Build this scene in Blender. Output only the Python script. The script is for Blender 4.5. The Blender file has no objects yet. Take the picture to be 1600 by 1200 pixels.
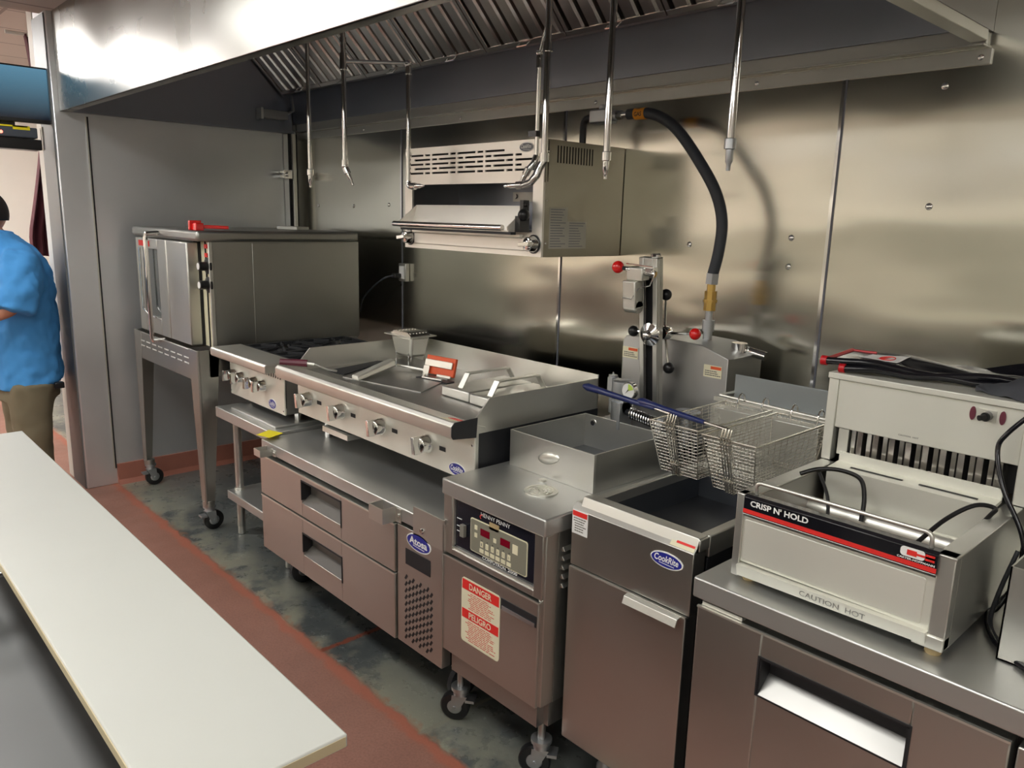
import bpy, bmesh, math, random
from mathutils import Matrix, Vector
random.seed(7)
S = bpy.context.scene
COL = S.collection
PI = math.pi

# ------------------------------------------------------------------ camera
cam_data = bpy.data.cameras.new('camera')
cam_data.sensor_width = 36.0
cam_data.sensor_fit = 'HORIZONTAL'
cam_data.lens = 1215.66/1600*36.0
cam_data.clip_start = 0.02
cam = bpy.data.objects.new('camera', cam_data)
COL.objects.link(cam)
r_ = Vector((0.67859, 0.73404, 0.026495))
d_ = Vector((0.170248, -0.122092, -0.977808))
f_ = Vector((-0.714518, 0.668038, -0.20782))
cam.matrix_world = Matrix(((r_.x, -d_.x, -f_.x, 0), (r_.y, -d_.y, -f_.y, 0), (r_.z, -d_.z, -f_.z, 1.65), (0, 0, 0, 1)))
S.camera = cam

# ------------------------------------------------------------------ view / world
S.view_settings.view_transform = 'Standard'
S.view_settings.look = 'None'
S.view_settings.gamma = 1.0
S.view_settings.use_curve_mapping = False
S.view_settings.exposure = 0.25
W = bpy.data.worlds.new('world'); S.world = W
W.use_nodes = True
W.node_tree.nodes['Background'].inputs[0].default_value = (0.75, 0.72, 0.68, 1)
W.node_tree.nodes['Background'].inputs[1].default_value = 0.25
LIGHT = 9.0      # radiance of the ceiling troffers
FAR_ROOM_FILL = 30.0  # radiance of the unseen lamps added to brighten the far room

# ------------------------------------------------------------------ materials
def newmat(name):
    m = bpy.data.materials.new(name); m.use_nodes = True
    nt = m.node_tree; b = nt.nodes['Principled BSDF']
    return m, nt, b
def node(nt, t, **kw):
    n = nt.nodes.new(t)
    for k, v in kw.items():
        if isinstance(v, (int, float, str)) and hasattr(n, k): setattr(n, k, v)
    return n
def rgb(c): return (c[0], c[1], c[2], 1)
def srgb(r, g, b):
    f = lambda c: ((c/255+0.055)/1.055)**2.4 if c > 10.3 else c/255/12.92
    return (f(r), f(g), f(b))
def noise(nt, coord, scale, detail=3, sc=(1, 1, 1), rough=.5):
    mp = nt.nodes.new('ShaderNodeMapping'); mp.inputs['Scale'].default_value = sc
    nt.links.new(coord, mp.inputs['Vector'])
    n = nt.nodes.new('ShaderNodeTexNoise'); n.inputs['Scale'].default_value = scale
    n.inputs['Detail'].default_value = detail; n.inputs['Roughness'].default_value = rough
    nt.links.new(mp.outputs[0], n.inputs['Vector'])
    return n.outputs['Fac']
def rng(nt, src, a, b, c, d, smooth=False):
    m = nt.nodes.new('ShaderNodeMapRange')
    if smooth: m.interpolation_type = 'SMOOTHSTEP'
    nt.links.new(src, m.inputs['Value'])
    for i, v in zip((1, 2, 3, 4), (a, b, c, d)): m.inputs[i].default_value = v
    return m.outputs[0]
def mth(nt, op, a, b=None):
    m = nt.nodes.new('ShaderNodeMath'); m.operation = op
    for i, v in enumerate((a, b)):
        if v is None: continue
        if isinstance(v, (int, float)): m.inputs[i].default_value = v
        else: nt.links.new(v, m.inputs[i])
    return m.outputs[0]
def mixc(nt, fac, a, b):
    m = nt.nodes.new('ShaderNodeMix'); m.data_type = 'RGBA'
    if isinstance(fac, (int, float)): m.inputs[0].default_value = fac
    else: nt.links.new(fac, m.inputs[0])
    for i, v in ((6, a), (7, b)):
        if isinstance(v, tuple): m.inputs[i].default_value = rgb(v)
        else: nt.links.new(v, m.inputs[i])
    return m.outputs[2]
def objc(nt): return nt.nodes.new('ShaderNodeTexCoord').outputs['Object']
def steel(name, col=(.56, .54, .51), rough=.3, grain='x', wave=0.0, wscale=1.5, smudge=.04, gb=.0, wsc=(1, 1, 1), aniso=0.0, tan=(1, 0, 0), metal=1.0):
    m, nt, b = newmat(name)
    co = objc(nt)
    sc = {'x': (3, 160, 160), 'z': (160, 160, 3), 'y': (160, 3, 160), 'n': (40, 40, 40)}[grain]
    g = noise(nt, co, 1.0, 2, sc)
    s = noise(nt, co, 3.0, 4)
    r1 = rng(nt, g, .3, .7, -gb*1.5, gb*1.5); r2 = rng(nt, s, .3, .7, rough-smudge, rough+smudge)
    nt.links.new(mth(nt, 'ADD', r1, r2), b.inputs['Roughness'])
    c = mixc(nt, rng(nt, s, .3, .75, 0, 1), tuple(v*.93 for v in col), col)
    nt.links.new(c, b.inputs['Base Color'])
    b.inputs['Metallic'].default_value = metal
    if wave > 0:
        w = noise(nt, co, wscale, 1.5, wsc)
        b2 = nt.nodes.new('ShaderNodeBump'); b2.inputs['Distance'].default_value = wave; b2.inputs['Strength'].default_value = 1
        nt.links.new(w, b2.inputs['Height']); nt.links.new(b2.outputs[0], b.inputs['Normal'])
    if aniso > 0:
        b.inputs['Anisotropic'].default_value = aniso
        cx = nt.nodes.new('ShaderNodeCombineXYZ')
        for i in range(3): cx.inputs[i].default_value = tan[i]
        nt.links.new(cx.outputs[0], b.inputs['Tangent'])
    return m
def plain(name, col, rough=.5, metal=0.0, spec=.5, var=.06, coat=0):
    m, nt, b = newmat(name)
    co = objc(nt); s = noise(nt, co, 9.0, 3)
    c = mixc(nt, s, tuple(v*(1-var) for v in col), tuple(min(1, v*(1+var)) for v in col))
    nt.links.new(c, b.inputs['Base Color'])
    b.inputs['Roughness'].default_value = rough; b.inputs['Metallic'].default_value = metal
    b.inputs['Specular IOR Level'].default_value = spec
    if coat: b.inputs['Coat Weight'].default_value = coat
    return m
def emis(name, col, st):
    m, nt, b = newmat(name)
    b.inputs['Base Color'].default_value = rgb((.02, .02, .02))
    b.inputs['Emission Color'].default_value = rgb(col); b.inputs['Emission Strength'].default_value = st
    return m

M = {}
M['wall'] = steel('wall_sheet_steel', (.68, .665, .59), .17, 'z', wave=.018, wscale=1.3, smudge=.02, wsc=(.8, 1, 1.7), aniso=.75)
M['wall_l'] = steel('side_wall_sheet_steel', (.84, .86, .88), .40, 'z', wave=.010, wscale=1.2, smudge=.02, metal=.86)
M['hood'] = steel('hood_steel', (.40, .40, .38), .29, 'x', wave=.045, wscale=.9, smudge=.04)
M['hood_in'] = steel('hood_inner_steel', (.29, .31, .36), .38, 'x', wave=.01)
M['st'] = steel('brushed_steel', (.67, .665, .62), .34, 'x', metal=.9)
M['st_v'] = steel('brushed_steel_upright', (.65, .645, .605), .36, 'z', metal=.9)
M['st_l'] = steel('bright_satin_steel', (.82, .81, .745), .40, 'x', metal=.9)
M['st_m'] = steel('matte_light_steel', (.82, .815, .74), .50, 'x', metal=.65)
M['st_d'] = steel('worn_dark_steel', (.44, .435, .42), .40, 'n', smudge=.08)
M['st_door'] = steel('door_steel', (.58, .575, .54), .32, 'z', wave=.003, wscale=2, smudge=.03, metal=.95)
M['st_top'] = steel('worktop_steel', (.60, .605, .585), .38, 'x', wave=.003, wscale=2, metal=.84)
M['oven'] = steel('oven_steel', (.50, .50, .47), .38, 'z', wave=.006, wscale=2, smudge=.07)
M['chrome'] = steel('chrome', (.86, .855, .84), .09, 'n', smudge=.02)
M['galv'] = steel('galvanised', (.56, .58, .60), .45, 'n', smudge=.10)
M['filter'] = steel('baffle_steel', (.84, .81, .78), .20, 'n', smudge=.04)
M['frypot'] = steel('frypot_steel', (.19, .205, .235), .50, 'n', smudge=.06)
M['splash'] = steel('splash_steel', (.36, .39, .40), .50, 'x')
M['plate'] = steel('griddle_plate_steel', (.48, .475, .46), .42, 'n', smudge=.08)
M['lid'] = steel('lid_steel', (.52, .52, .51), .44, 'n', smudge=.10)
M['wire'] = steel('nickel_wire', (.70, .67, .60), .26, 'n')
M['tan_side'] = steel('broiler_side_steel', (.42, .39, .32), .36, 'n', smudge=.03)
M['guard'] = steel('darkened_wall_end_steel', (.26, .27, .275), .5, 'z', smudge=.03)  # darkened steel, tones down the reflection on the side wall's end
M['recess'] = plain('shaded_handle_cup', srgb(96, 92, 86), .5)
M['broil'] = steel('broiler_front_steel', (.95, .90, .82), .40, 'x', metal=.5)
M['shelf'] = steel('low_table_steel', (.20, .205, .205), .55, 'n', smudge=.05)
M['brass'] = plain('brass', (.75, .50, .16), .3, 1.0)
M['black'] = plain('black_gap', (.012, .012, .014), .6)
M['blackpaint'] = plain('black_painted_sheet', (.02, .021, .024), .42)
M['blackplastic'] = plain('black_plastic', (.012, .012, .013), .28)
M['iron'] = plain('cast_iron', (.035, .036, .04), .55, .3)
M['rubber'] = plain('rubber_hose', (.045, .05, .06), .55)
M['vinyl'] = plain('black_vinyl', (.008, .008, .011), .13)
M['towel'] = plain('charcoal_terry', (.05, .053, .062), .95, var=.5)
M['red'] = plain('red_plastic', srgb(225, 30, 28), .2, coat=.6)
M['redtrim'] = plain('red_binding', srgb(190, 20, 30), .4)
M['orange'] = plain('orange_silicone', srgb(222, 88, 42), .45)
M['maroon'] = plain('maroon_plastic', srgb(105, 45, 60), .4)
M['blue'] = plain('navy_vinyl_grip', srgb(28, 40, 92), .3)
M['logoblue'] = plain('emblem_blue', srgb(38, 44, 140), .35)
M['logogrey'] = plain('emblem_grey', srgb(110, 112, 122), .35)
M['white'] = plain('white_print', (.82, .82, .80), .5)
M['cream'] = plain('cream_sticker', srgb(226, 220, 190), .5)
M['redprint'] = plain('red_print', srgb(222, 45, 40), .5)
M['redtext'] = plain('red_small_print', srgb(205, 110, 95), .6)
M['greyprint'] = plain('grey_small_print', srgb(120, 118, 110), .6)
M['labelgrey'] = plain('grey_paper_label', srgb(196, 192, 178), .6)
M['yellow'] = plain('yellow_note', srgb(235, 220, 20), .6)
M['gold'] = plain('yellow_gas_tag', srgb(232, 150, 40), .5)
M['board'] = plain('white_cutting_board', (.56, .57, .53), .42, var=.02)
M['boardedge'] = plain('board_edge', srgb(200, 186, 152), .6)
M['navy'] = plain('control_fascia', (.010, .011, .018), .16)
M['panelgrey'] = plain('membrane_grey', srgb(128, 126, 112), .35)
M['display'] = plain('red_display', srgb(120, 8, 32), .12, coat=.8)
M['wallpaint'] = plain('cream_wall_paint', srgb(236, 232, 224), .7, var=.02)
M['plaster'] = plain('kitchen_wall_paint', (.78, .76, .70), .6, var=.03)
M['whitejamb'] = plain('white_jamb', srgb(232, 230, 222), .5)
M['basered'] = plain('red_epoxy_base', srgb(160, 104, 88), .45, var=.18)
M['curtain'] = plain('maroon_cloth', srgb(92, 44, 52), .8)
M['skin'] = plain('skin', srgb(205, 140, 112), .5, var=.05)
M['hair'] = plain('dark_hair', srgb(34, 28, 26), .7, var=.3)
M['shirt'] = plain('blue_polo_cloth', srgb(76, 156, 226), .85, var=.08)
M['khaki'] = plain('khaki_cloth', srgb(122, 114, 92), .85, var=.08)
M['shoe'] = plain('black_leather', (.02, .02, .02), .4)
M['grease'] = plain('greasy_tan_pan', srgb(150, 128, 92), .5, .0, var=.5)
M['foam'] = plain('tan_foot', srgb(170, 150, 110), .6)
M['glass'] = plain('oven_window', (.05, .06, .06), .08, coat=.5)
M['green'] = plain('gauge_green', srgb(190, 215, 90), .4)
M['ledblue'] = emis('blue_led', (.1, .2, 1), 6)
M['ledred'] = emis('red_led', (1, .15, .1), 4)
M['dark'] = plain('printer_grey', srgb(70, 76, 86), .5)
M['lamp'] = emis('troffer_diffuser', (1.0, .985, .94), LIGHT)
M['lamp2'] = emis('added_far_room_diffuser', (1.0, .96, .92), FAR_ROOM_FILL)

def screen_mat():
    m, nt, b = newmat('monitor_screen')
    co = objc(nt); sp = nt.nodes.new('ShaderNodeSeparateXYZ'); nt.links.new(co, sp.inputs[0])
    f = rng(nt, sp.outputs[2], .02, .30, 0, 1)
    c = mixc(nt, f, (.004, .010, .022), (.16, .40, .58))
    b.inputs['Base Color'].default_value = (.01, .01, .012, 1); b.inputs['Roughness'].default_value = .2
    nt.links.new(c, b.inputs['Emission Color']); b.inputs['Emission Strength'].default_value = .55
    return m
M['screen'] = screen_mat()

def floor_mat():
    m, nt, b = newmat('red_and_grey_epoxy_floor')
    co = objc(nt); sp = nt.nodes.new('ShaderNodeSeparateXYZ'); nt.links.new(co, sp.inputs[0])
    x, y = sp.outputs[0], sp.outputs[1]
    n1 = noise(nt, co, 9, 6, rough=.65); n2 = noise(nt, co, 2.2, 5, rough=.6); n3 = noise(nt, co, 26, 5, rough=.7); n4 = noise(nt, co, 120, 2)
    yy = mth(nt, 'ADD', y, rng(nt, n1, .3, .7, -.016, .016))
    grey = rng(nt, yy, 1.335, 1.35, 0, 1)
    red = mixc(nt, rng(nt, n2, .3, .7, 0, 1), srgb(142, 100, 86), srgb(168, 120, 104))
    red = mixc(nt, rng(nt, n4, .4, .7, 0, .35), red, srgb(112, 80, 70))
    # newer orange-red paint along the seam
    bd = mth(nt, 'ABSOLUTE', mth(nt, 'SUBTRACT', yy, 1.325))
    red = mixc(nt, rng(nt, bd, .008, .035, .65, 0, True), red, srgb(176, 98, 74))
    gr = mixc(nt, rng(nt, n2, .35, .65, 0, 1), srgb(78, 84, 86), srgb(124, 128, 124))
    gr = mixc(nt, rng(nt, n3, .62, .66, 0, .7), gr, srgb(170, 174, 168))
    near = rng(nt, yy, 1.36, 1.62, 1, 0)
    pale = mth(nt, 'MULTIPLY', near, rng(nt, mth(nt, 'ADD', n2, mth(nt, 'MULTIPLY', n1, .4)), .64, .74, 0, 1))
    gr = mixc(nt, mth(nt, 'MULTIPLY', pale, .8), gr, srgb(172, 172, 152))
    edge = rng(nt, mth(nt, 'ADD', yy, rng(nt, n3, .3, .7, -.03, .03)), 1.345, 1.375, .8, 0)
    gr = mixc(nt, mth(nt, 'MULTIPLY', edge, rng(nt, n1, .4, .6, 0, 1)), gr, srgb(168, 122, 92))
    for jx, jc, jw in ((-2.47, srgb(150, 82, 62), .012), (-1.82, srgb(150, 148, 132), .008), (-3.7, srgb(110, 112, 108), .006)):
        dj = mth(nt, 'ABSOLUTE', mth(nt, 'SUBTRACT', mth(nt, 'ADD', x, rng(nt, n3, .3, .7, -.008, .008)), jx))
        gr = mixc(nt, rng(nt, dj, jw*.6, jw*1.4, .9, 0), gr, jc)
    c = mixc(nt, grey, red, gr)
    c = mixc(nt, rng(nt, mth(nt, 'ADD', y, mth(nt, 'MULTIPLY', mth(nt, 'LESS_THAN', x, -4.9), 9)), -.02, 0, 1, 0), c, srgb(52, 52, 50))  # unseen floor behind the aisle darkened so the steel wall mirrors it dark
    nt.links.new(c, b.inputs['Base Color'])
    rr = mth(nt, 'ADD', rng(nt, grey, 0, 1, .52, .30), rng(nt, n1, .3, .7, -.08, .08))
    nt.links.new(rr, b.inputs['Roughness'])
    nt.links.new(rng(nt, grey, 0, 1, 0, .25), b.inputs['Metallic'])
    bp = nt.nodes.new('ShaderNodeBump'); bp.inputs['Distance'].default_value = .004; bp.inputs['Strength'].default_value = .4
    nt.links.new(mth(nt, 'ADD', mth(nt, 'MULTIPLY', grey, -.6), mth(nt, 'ADD', n1, mth(nt, 'MULTIPLY', n4, .2))), bp.inputs['Height'])
    nt.links.new(bp.outputs[0], b.inputs['Normal'])
    return m
M['floor'] = floor_mat()
def banded_wall():  # unseen wall; dark and bright bands invented for the steel wall to reflect
    m, nt, b = newmat('wall_with_reflection_bands')
    co = objc(nt); sp = nt.nodes.new('ShaderNodeSeparateXYZ'); nt.links.new(co, sp.inputs[0]); z = sp.outputs[2]
    c = mixc(nt, rng(nt, z, .76, .78, 0, 1), srgb(70, 66, 62), srgb(238, 232, 215))
    c = mixc(nt, rng(nt, z, 1.08, 1.10, 0, 1), c, srgb(176, 172, 158))
    c = mixc(nt, rng(nt, z, 1.75, 1.76, 0, 1), c, srgb(236, 230, 216))
    nt.links.new(c, b.inputs['Base Color']); b.inputs['Roughness'].default_value = .5
    return m
M['banded'] = banded_wall()
def tile_ceiling():
    m, nt, b = newmat('ceiling_tiles')
    co = objc(nt)
    br = nt.nodes.new('ShaderNodeTexBrick'); nt.links.new(co, br.inputs['Vector'])
    br.offset = 0; br.inputs['Scale'].default_value = 1; br.inputs['Brick Width'].default_value = .61; br.inputs['Row Height'].default_value = .61
    br.inputs['Mortar Size'].default_value = .012
    br.inputs['Color1'].default_value = rgb(srgb(200, 188, 180)); br.inputs['Color2'].default_value = rgb(srgb(194, 183, 176)); br.inputs['Mortar'].default_value = rgb(srgb(150, 140, 135))
    nt.links.new(br.outputs['Color'], b.inputs['Base Color']); b.inputs['Roughness'].default_value = .8
    return m
M['tiles'] = tile_ceiling()

# ------------------------------------------------------------------ mesh helpers
ORG = {}
class MB:
    def __init__(s): s.v = []; s.f = []
    def add(s, vs, fs):
        o = len(s.v); s.v += [tuple(v) for v in vs]; s.f += [tuple(i+o for i in f) for f in fs]; return s
    def box(s, x0, x1, y0, y1, z0, z1):
        return s.hexa([(x0, y0, z0), (x1, y0, z0), (x1, y1, z0), (x0, y1, z0), (x0, y0, z1), (x1, y0, z1), (x1, y1, z1), (x0, y1, z1)])
    def hexa(s, p):
        return s.add(p, [(0, 3, 2, 1), (4, 5, 6, 7), (0, 1, 5, 4), (1, 2, 6, 5), (2, 3, 7, 6), (3, 0, 4, 7)])
    def prism(s, pts, ax, a, b):
        n = len(pts)
        def mk(p, t): return {'x': (t, p[0], p[1]), 'y': (p[0], t, p[1]), 'z': (p[0], p[1], t)}[ax]
        vs = [mk(p, a) for p in pts]+[mk(p, b) for p in pts]
        fs = [tuple(range(n))[::-1], tuple(range(n, 2*n))]+[(i, (i+1) % n, n+(i+1) % n, n+i) for i in range(n)]
        return s.add(vs, fs)
    def tube(s, pts, r, seg=10, cap=True, closed=False):
        P = [Vector(p) for p in pts]; n = len(P)
        R = r if isinstance(r, (list, tuple)) else [r]*n
        up = None; rings = []
        for i in range(n):
            if closed: t = (P[(i+1) % n]-P[i-1])
            else: t = (P[min(i+1, n-1)]-P[max(i-1, 0)])
            t.normalize()
            if up is None:
                up = Vector((0, 0, 1)) if abs(t.z) < .9 else Vector((1, 0, 0))
            a = (up-t*up.dot(t))
            if a.length < 1e-6: a = Vector((0, 1, 0))-t*t.y
            a.normalize(); up = a; b = t.cross(a)
            k = 1.0
            rings.append([P[i]+(a*math.cos(2*PI*j/seg)+b*math.sin(2*PI*j/seg))*R[i] for j in range(seg)])
        vs = [v for rg in rings for v in rg]; fs = []
        for i in range(n if closed else n-1):
            i2 = (i+1) % n
            for j in range(seg):
                fs.append((i*seg+j, i*seg+(j+1) % seg, i2*seg+(j+1) % seg, i2*seg+j))
        if cap and not closed: fs += [tuple(range(seg))[::-1], tuple(range((n-1)*seg, n*seg))]
        return s.add(vs, fs)
    def cyl(s, a, b, r, r2=None, seg=16):
        return s.tube([a, b], [r, r if r2 is None else r2], seg)
    def sphere(s, c, r, seg=16, sc=(1, 1, 1)):
        vs = []; fs = []; rn = seg//2
        for i in range(rn+1):
            th = PI*i/rn
            for j in range(seg):
                ph = 2*PI*j/seg
                vs.append((c[0]+r*sc[0]*math.sin(th)*math.cos(ph), c[1]+r*sc[1]*math.sin(th)*math.sin(ph), c[2]+r*sc[2]*math.cos(th)))
        for i in range(rn):
            for j in range(seg): fs.append((i*seg+j, (i+1)*seg+j, (i+1)*seg+(j+1) % seg, i*seg+(j+1) % seg))
        return s.add(vs, fs)
    def lathe(s, c, axis, prof, seg=24):
        """prof: list of (radius, height along axis)"""
        A = Vector(axis).normalized(); u = A.orthogonal().normalized(); w = A.cross(u); C0 = Vector(c)
        vs = []; fs = []; n = len(prof)
        for rr, h in prof:
            for j in range(seg):
                a = 2*PI*j/seg; vs.append(C0+A*h+(u*math.cos(a)+w*math.sin(a))*rr)
        for i in range(n-1):
            for j in range(seg): fs.append((i*seg+j, i*seg+(j+1) % seg, (i+1)*seg+(j+1) % seg, (i+1)*seg+j))
        fs += [tuple(range(seg))[::-1], tuple(range((n-1)*seg, n*seg))]
        return s.add(vs, fs)
    def ovalplate(s, c, w, h, y0, y1, seg=40):
        pts = [(c[0]+w/2*math.cos(2*PI*i/seg), c[1]+h/2*math.sin(2*PI*i/seg)) for i in range(seg)]
        return s.prism(pts, 'y', y0, y1)
    def frame(s, x0, x1, z0, z1, hx0, hx1, hz0, hz1, y0, y1):
        """front plate (normal -y) with a rectangular hole"""
        s.box(x0, hx0, y0, y1, z0, z1); s.box(hx1, x1, y0, y1, z0, z1)
        s.box(hx0, hx1, y0, y1, z0, hz0); s.box(hx0, hx1, y0, y1, hz1, z1); return s
    def xf(s, Mx, start=0):
        s.v = s.v[:start]+[tuple(Mx @ Vector(v)) for v in s.v[start:]]; return s
    def build(s, name, mat, parent=None, bevel=0, smooth=True, sub=0, noz=False):
        if parent is not None: o = ORG[parent.name]
        else:
            xs = [v[0] for v in s.v]; ys = [v[1] for v in s.v]; zs = [v[2] for v in s.v]
            o = Vector(((min(xs)+max(xs))/2, (min(ys)+max(ys))/2, min(zs))) if not noz else Vector((0, 0, 0))
        me = bpy.data.meshes.new(name)
        me.from_pydata([tuple(Vector(v)-o) for v in s.v], [], s.f)
        bm = bmesh.new(); bm.from_mesh(me)
        bmesh.ops.recalc_face_normals(bm, faces=bm.faces); bm.to_mesh(me); bm.free()
        for p in me.polygons: p.use_smooth = True
        me.set_sharp_from_angle(angle=math.radians(38))
        me.materials.append(mat)
        ob = bpy.data.objects.new(name, me); COL.objects.link(ob)
        if parent is not None: ob.parent = parent
        else: ob.location = o
        ORG[ob.name] = Vector(o)
        if bevel:
            md = ob.modifiers.new('bevel', 'BEVEL'); md.width = bevel; md.segments = 2; md.limit_method = 'ANGLE'; md.angle_limit = math.radians(40)
        if sub:
            md = ob.modifiers.new('sub', 'SUBSURF'); md.levels = sub; md.render_levels = sub
        return ob
def thing(name, label, cat, loc, group=None):
    o = bpy.data.objects.new(name, None); COL.objects.link(o); o.location = loc; o.empty_display_size = .05
    ORG[o.name] = Vector(loc)
    o['label'] = label; o['category'] = cat
    if group: o['group'] = group
    return o
def tag(o, label, cat, group=None, kind=None):
    o['label'] = label; o['category'] = cat
    if group: o['group'] = group
    if kind: o['kind'] = kind
    return o
def struct(o, label=None):
    o['kind'] = 'structure'
    if label: o['label'] = label
    return o
def dup(root, loc, label=None, group=None):
    r = root.copy(); COL.objects.link(r); r.location = loc
    if label: r['label'] = label
    if group: r['group'] = group
    for ch in list(root.children):
        c = ch.copy(); COL.objects.link(c); c.parent = r
        for g in ch.children:
            d = g.copy(); COL.objects.link(d); d.parent = c
    return r
def B(*a): return MB().box(*a)
def text(s, c, w, h, mat, parent, name='lettering', u=(1, 0, 0), v=(0, 0, 1), shear=0, bold=0.0, ext=.0003, keep=False):
    cu = bpy.data.curves.new('t', 'FONT'); cu.body = s; cu.size = 1; cu.shear = shear; cu.offset = bold; cu.resolution_u = 3
    ob = bpy.data.objects.new('t', cu); COL.objects.link(ob)
    dg = bpy.context.evaluated_depsgraph_get(); me = bpy.data.meshes.new_from_object(ob.evaluated_get(dg))
    vs = [x.co.copy() for x in me.vertices]; fs = [tuple(p.vertices) for p in me.polygons]
    bpy.data.objects.remove(ob); bpy.data.meshes.remove(me)
    x0 = min(a.x for a in vs); x1 = max(a.x for a in vs); y0 = min(a.y for a in vs); y1 = max(a.y for a in vs)
    U = Vector(u).normalized(); V = Vector(v).normalized(); C0 = Vector(c)
    sx = w/(x1-x0); sy = h/(y1-y0)
    P = [C0+U*((a.x-(x0+x1)/2)*sx)+V*((a.y-(y0+y1)/2)*sy) for a in vs]
    mb = MB(); mb.add(P, fs)
    return mb.build(name, mat, parent)
def arc(c, r, a0, a1, n, u, v):
    C0 = Vector(c); U = Vector(u); V = Vector(v)
    return [tuple(C0+U*(r*math.cos(a0+(a1-a0)*i/n))+V*(r*math.sin(a0+(a1-a0)*i/n))) for i in range(n+1)]
def smoothpath(pts, k=6):
    P = [Vector(p) for p in pts]; out = []
    for i in range(len(P)-1):
        p0 = P[max(i-1, 0)]; p1 = P[i]; p2 = P[i+1]; p3 = P[min(i+2, len(P)-1)]
        for j in range(k):
            t = j/k
            out.append(tuple(.5*((2*p1)+(-p0+p2)*t+(2*p0-5*p1+4*p2-p3)*t*t+(-p0+3*p1-3*p2+p3)*t**3)))
    out.append(tuple(P[-1])); return out

def microlines(parent, x0, x1, z0, z1, n, y, mat, name='small_print', fill=.5, seed=1):
    rr = random.Random(seed); mb = MB(); hh = (z1-z0)/n
    for i in range(n):
        zc = z1-(i+.5)*hh; a = x0+rr.uniform(0, .14)*(x1-x0); b = x1-rr.uniform(0, .25)*(x1-x0)
        xx = a
        while xx < b:
            wl = rr.uniform(.08, .2)*(x1-x0); xe = min(xx+wl, b)
            mb.box(xx, xe, y-.0002, y, zc-hh*fill/2, zc+hh*fill/2); xx = xe+.02*(x1-x0)
    return mb.build(name, mat, parent)
def emblem(parent, cx, cz, w, h, y, string, blue, tm, shear=.3, bold=.02):
    e = MB().ovalplate((cx, cz), w, h, y-.002, y).build('emblem', tm, parent)
    MB().ovalplate((cx, cz), w*.93, h*.86, y-.0028, y-.0015).build('emblem_field', blue, e)
    text(string, (cx, y-.0032, cz+.003), w*.74, h*.42, tm, e, 'lettering', shear=shear, bold=bold)
    MB().prism([(cx-w*.22, cz-h*.24), (cx+w*.25, cz-h*.29), (cx+w*.25, cz-h*.25), (cx-w*.22, cz-h*.21)], 'y', y-.0033, y-.0027).build('underline', tm, e)
    return e
def knob(parent, x, y, z, r=.024, depth=.045, ang=0.3, mat=None, name='knob'):
    """chrome control knob with a raised grip bar, facing -y"""
    mb = MB()
    mb.lathe((x, y, z), (0, -1, 0), [(r*1.12, 0), (r*1.12, .006), (r, .012), (r*.96, depth*.6), (r*.8, depth*.66)], 24)
    s0 = len(mb.v)
    mb.hexa([(-r*1.0, 0, -r*.28), (r*1.0, 0, -r*.28), (r*1.0, depth*.45, -r*.36), (-r*1.0, depth*.45, -r*.36),
             (-r*1.0, 0, r*.28), (r*1.0, 0, r*.28), (r*1.0, depth*.45, r*.36), (-r*1.0, depth*.45, r*.36)])
    mb.xf(Matrix.Translation((x, y-depth*1.05, z)) @ Matrix.Rotation(ang+PI/2, 4, 'Y'), s0)
    k = mb.build(name, mat or M['chrome'], parent, bevel=.0015)
    return k
def caster(root, x, y, z0, wheel_r=.055, top=.13, name='caster', brake=True, yaw=0.0, wm=None):
    c = MB(); c.cyl((x, y, z0+top-.012), (x, y, z0+top), .032, .032)
    s0 = len(c.v)
    c.cyl((0, 0, top-.03), (0, 0, top-.01), .026, .022)
    for sx in (-1, 1):
        c.prism([(-.026, top-.03), (.026, top-.03), (.030, wheel_r-.01), (.006, wheel_r-.016)], 'x', sx*.019-.0015, sx*.019+.0015)
    c.cyl((-.024, .018, wheel_r), (.024, .018, wheel_r), .006)
    if brake: c.box(-.022, .022, -.05, -.02, wheel_r+.025, wheel_r+.035)
    Mx = Matrix.Translation((x, y, z0)) @ Matrix.Rotation(yaw, 4, 'Z')
    c.xf(Mx, s0)
    co = c.build(name, M['galv'], root)
    w = MB(); w.lathe((-.014, .018, wheel_r), (1, 0, 0), [(wheel_r*.9, 0), (wheel_r, .004), (wheel_r, .024), (wheel_r*.9, .028)], 28)
    w.xf(Mx); w.build('wheel', wm or M['blackplastic'], co)
    h = MB(); h.lathe((-.016, .018, wheel_r), (1, 0, 0), [(wheel_r*.45, 0), (wheel_r*.5, .002), (wheel_r*.5, .030), (wheel_r*.45, .032)], 20)
    h.xf(Mx); h.build('hub', M['galv'], co)
    return co

# ================================================================== THE ROOM
YW = 2.60
fl = MB().box(-9.0, 3.0, -5.0, 2.8, -.05, 0).build('floor', M['floor'], noz=True); struct(fl)
struct(B(-5.2, 3.0, YW, YW+.08, 0, 3.05).build('wall_back', M['wall'], noz=True))
wb = bpy.data.objects['wall_back']
for (x, z) in ((-.93, 2.07), (-.93, 1.72), (-1.37, 1.51), (-1.37, 1.61), (-1.79, 1.57), (-4.67, 1.70), (-4.24, 1.70), (-3.86, 1.71), (-.32, 1.55), (-.30, 1.15)):
    MB().lathe((x, YW, z), (0, -1, 0), [(.011, 0), (.010, .003), (.005, .006)], 12).build('screw', M['chrome'], wb)
struct(B(-5.2, -4.94, 1.17, YW, 0, 2.72).build('wall_left', M['wall_l'], bevel=.006, noz=True))
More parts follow.
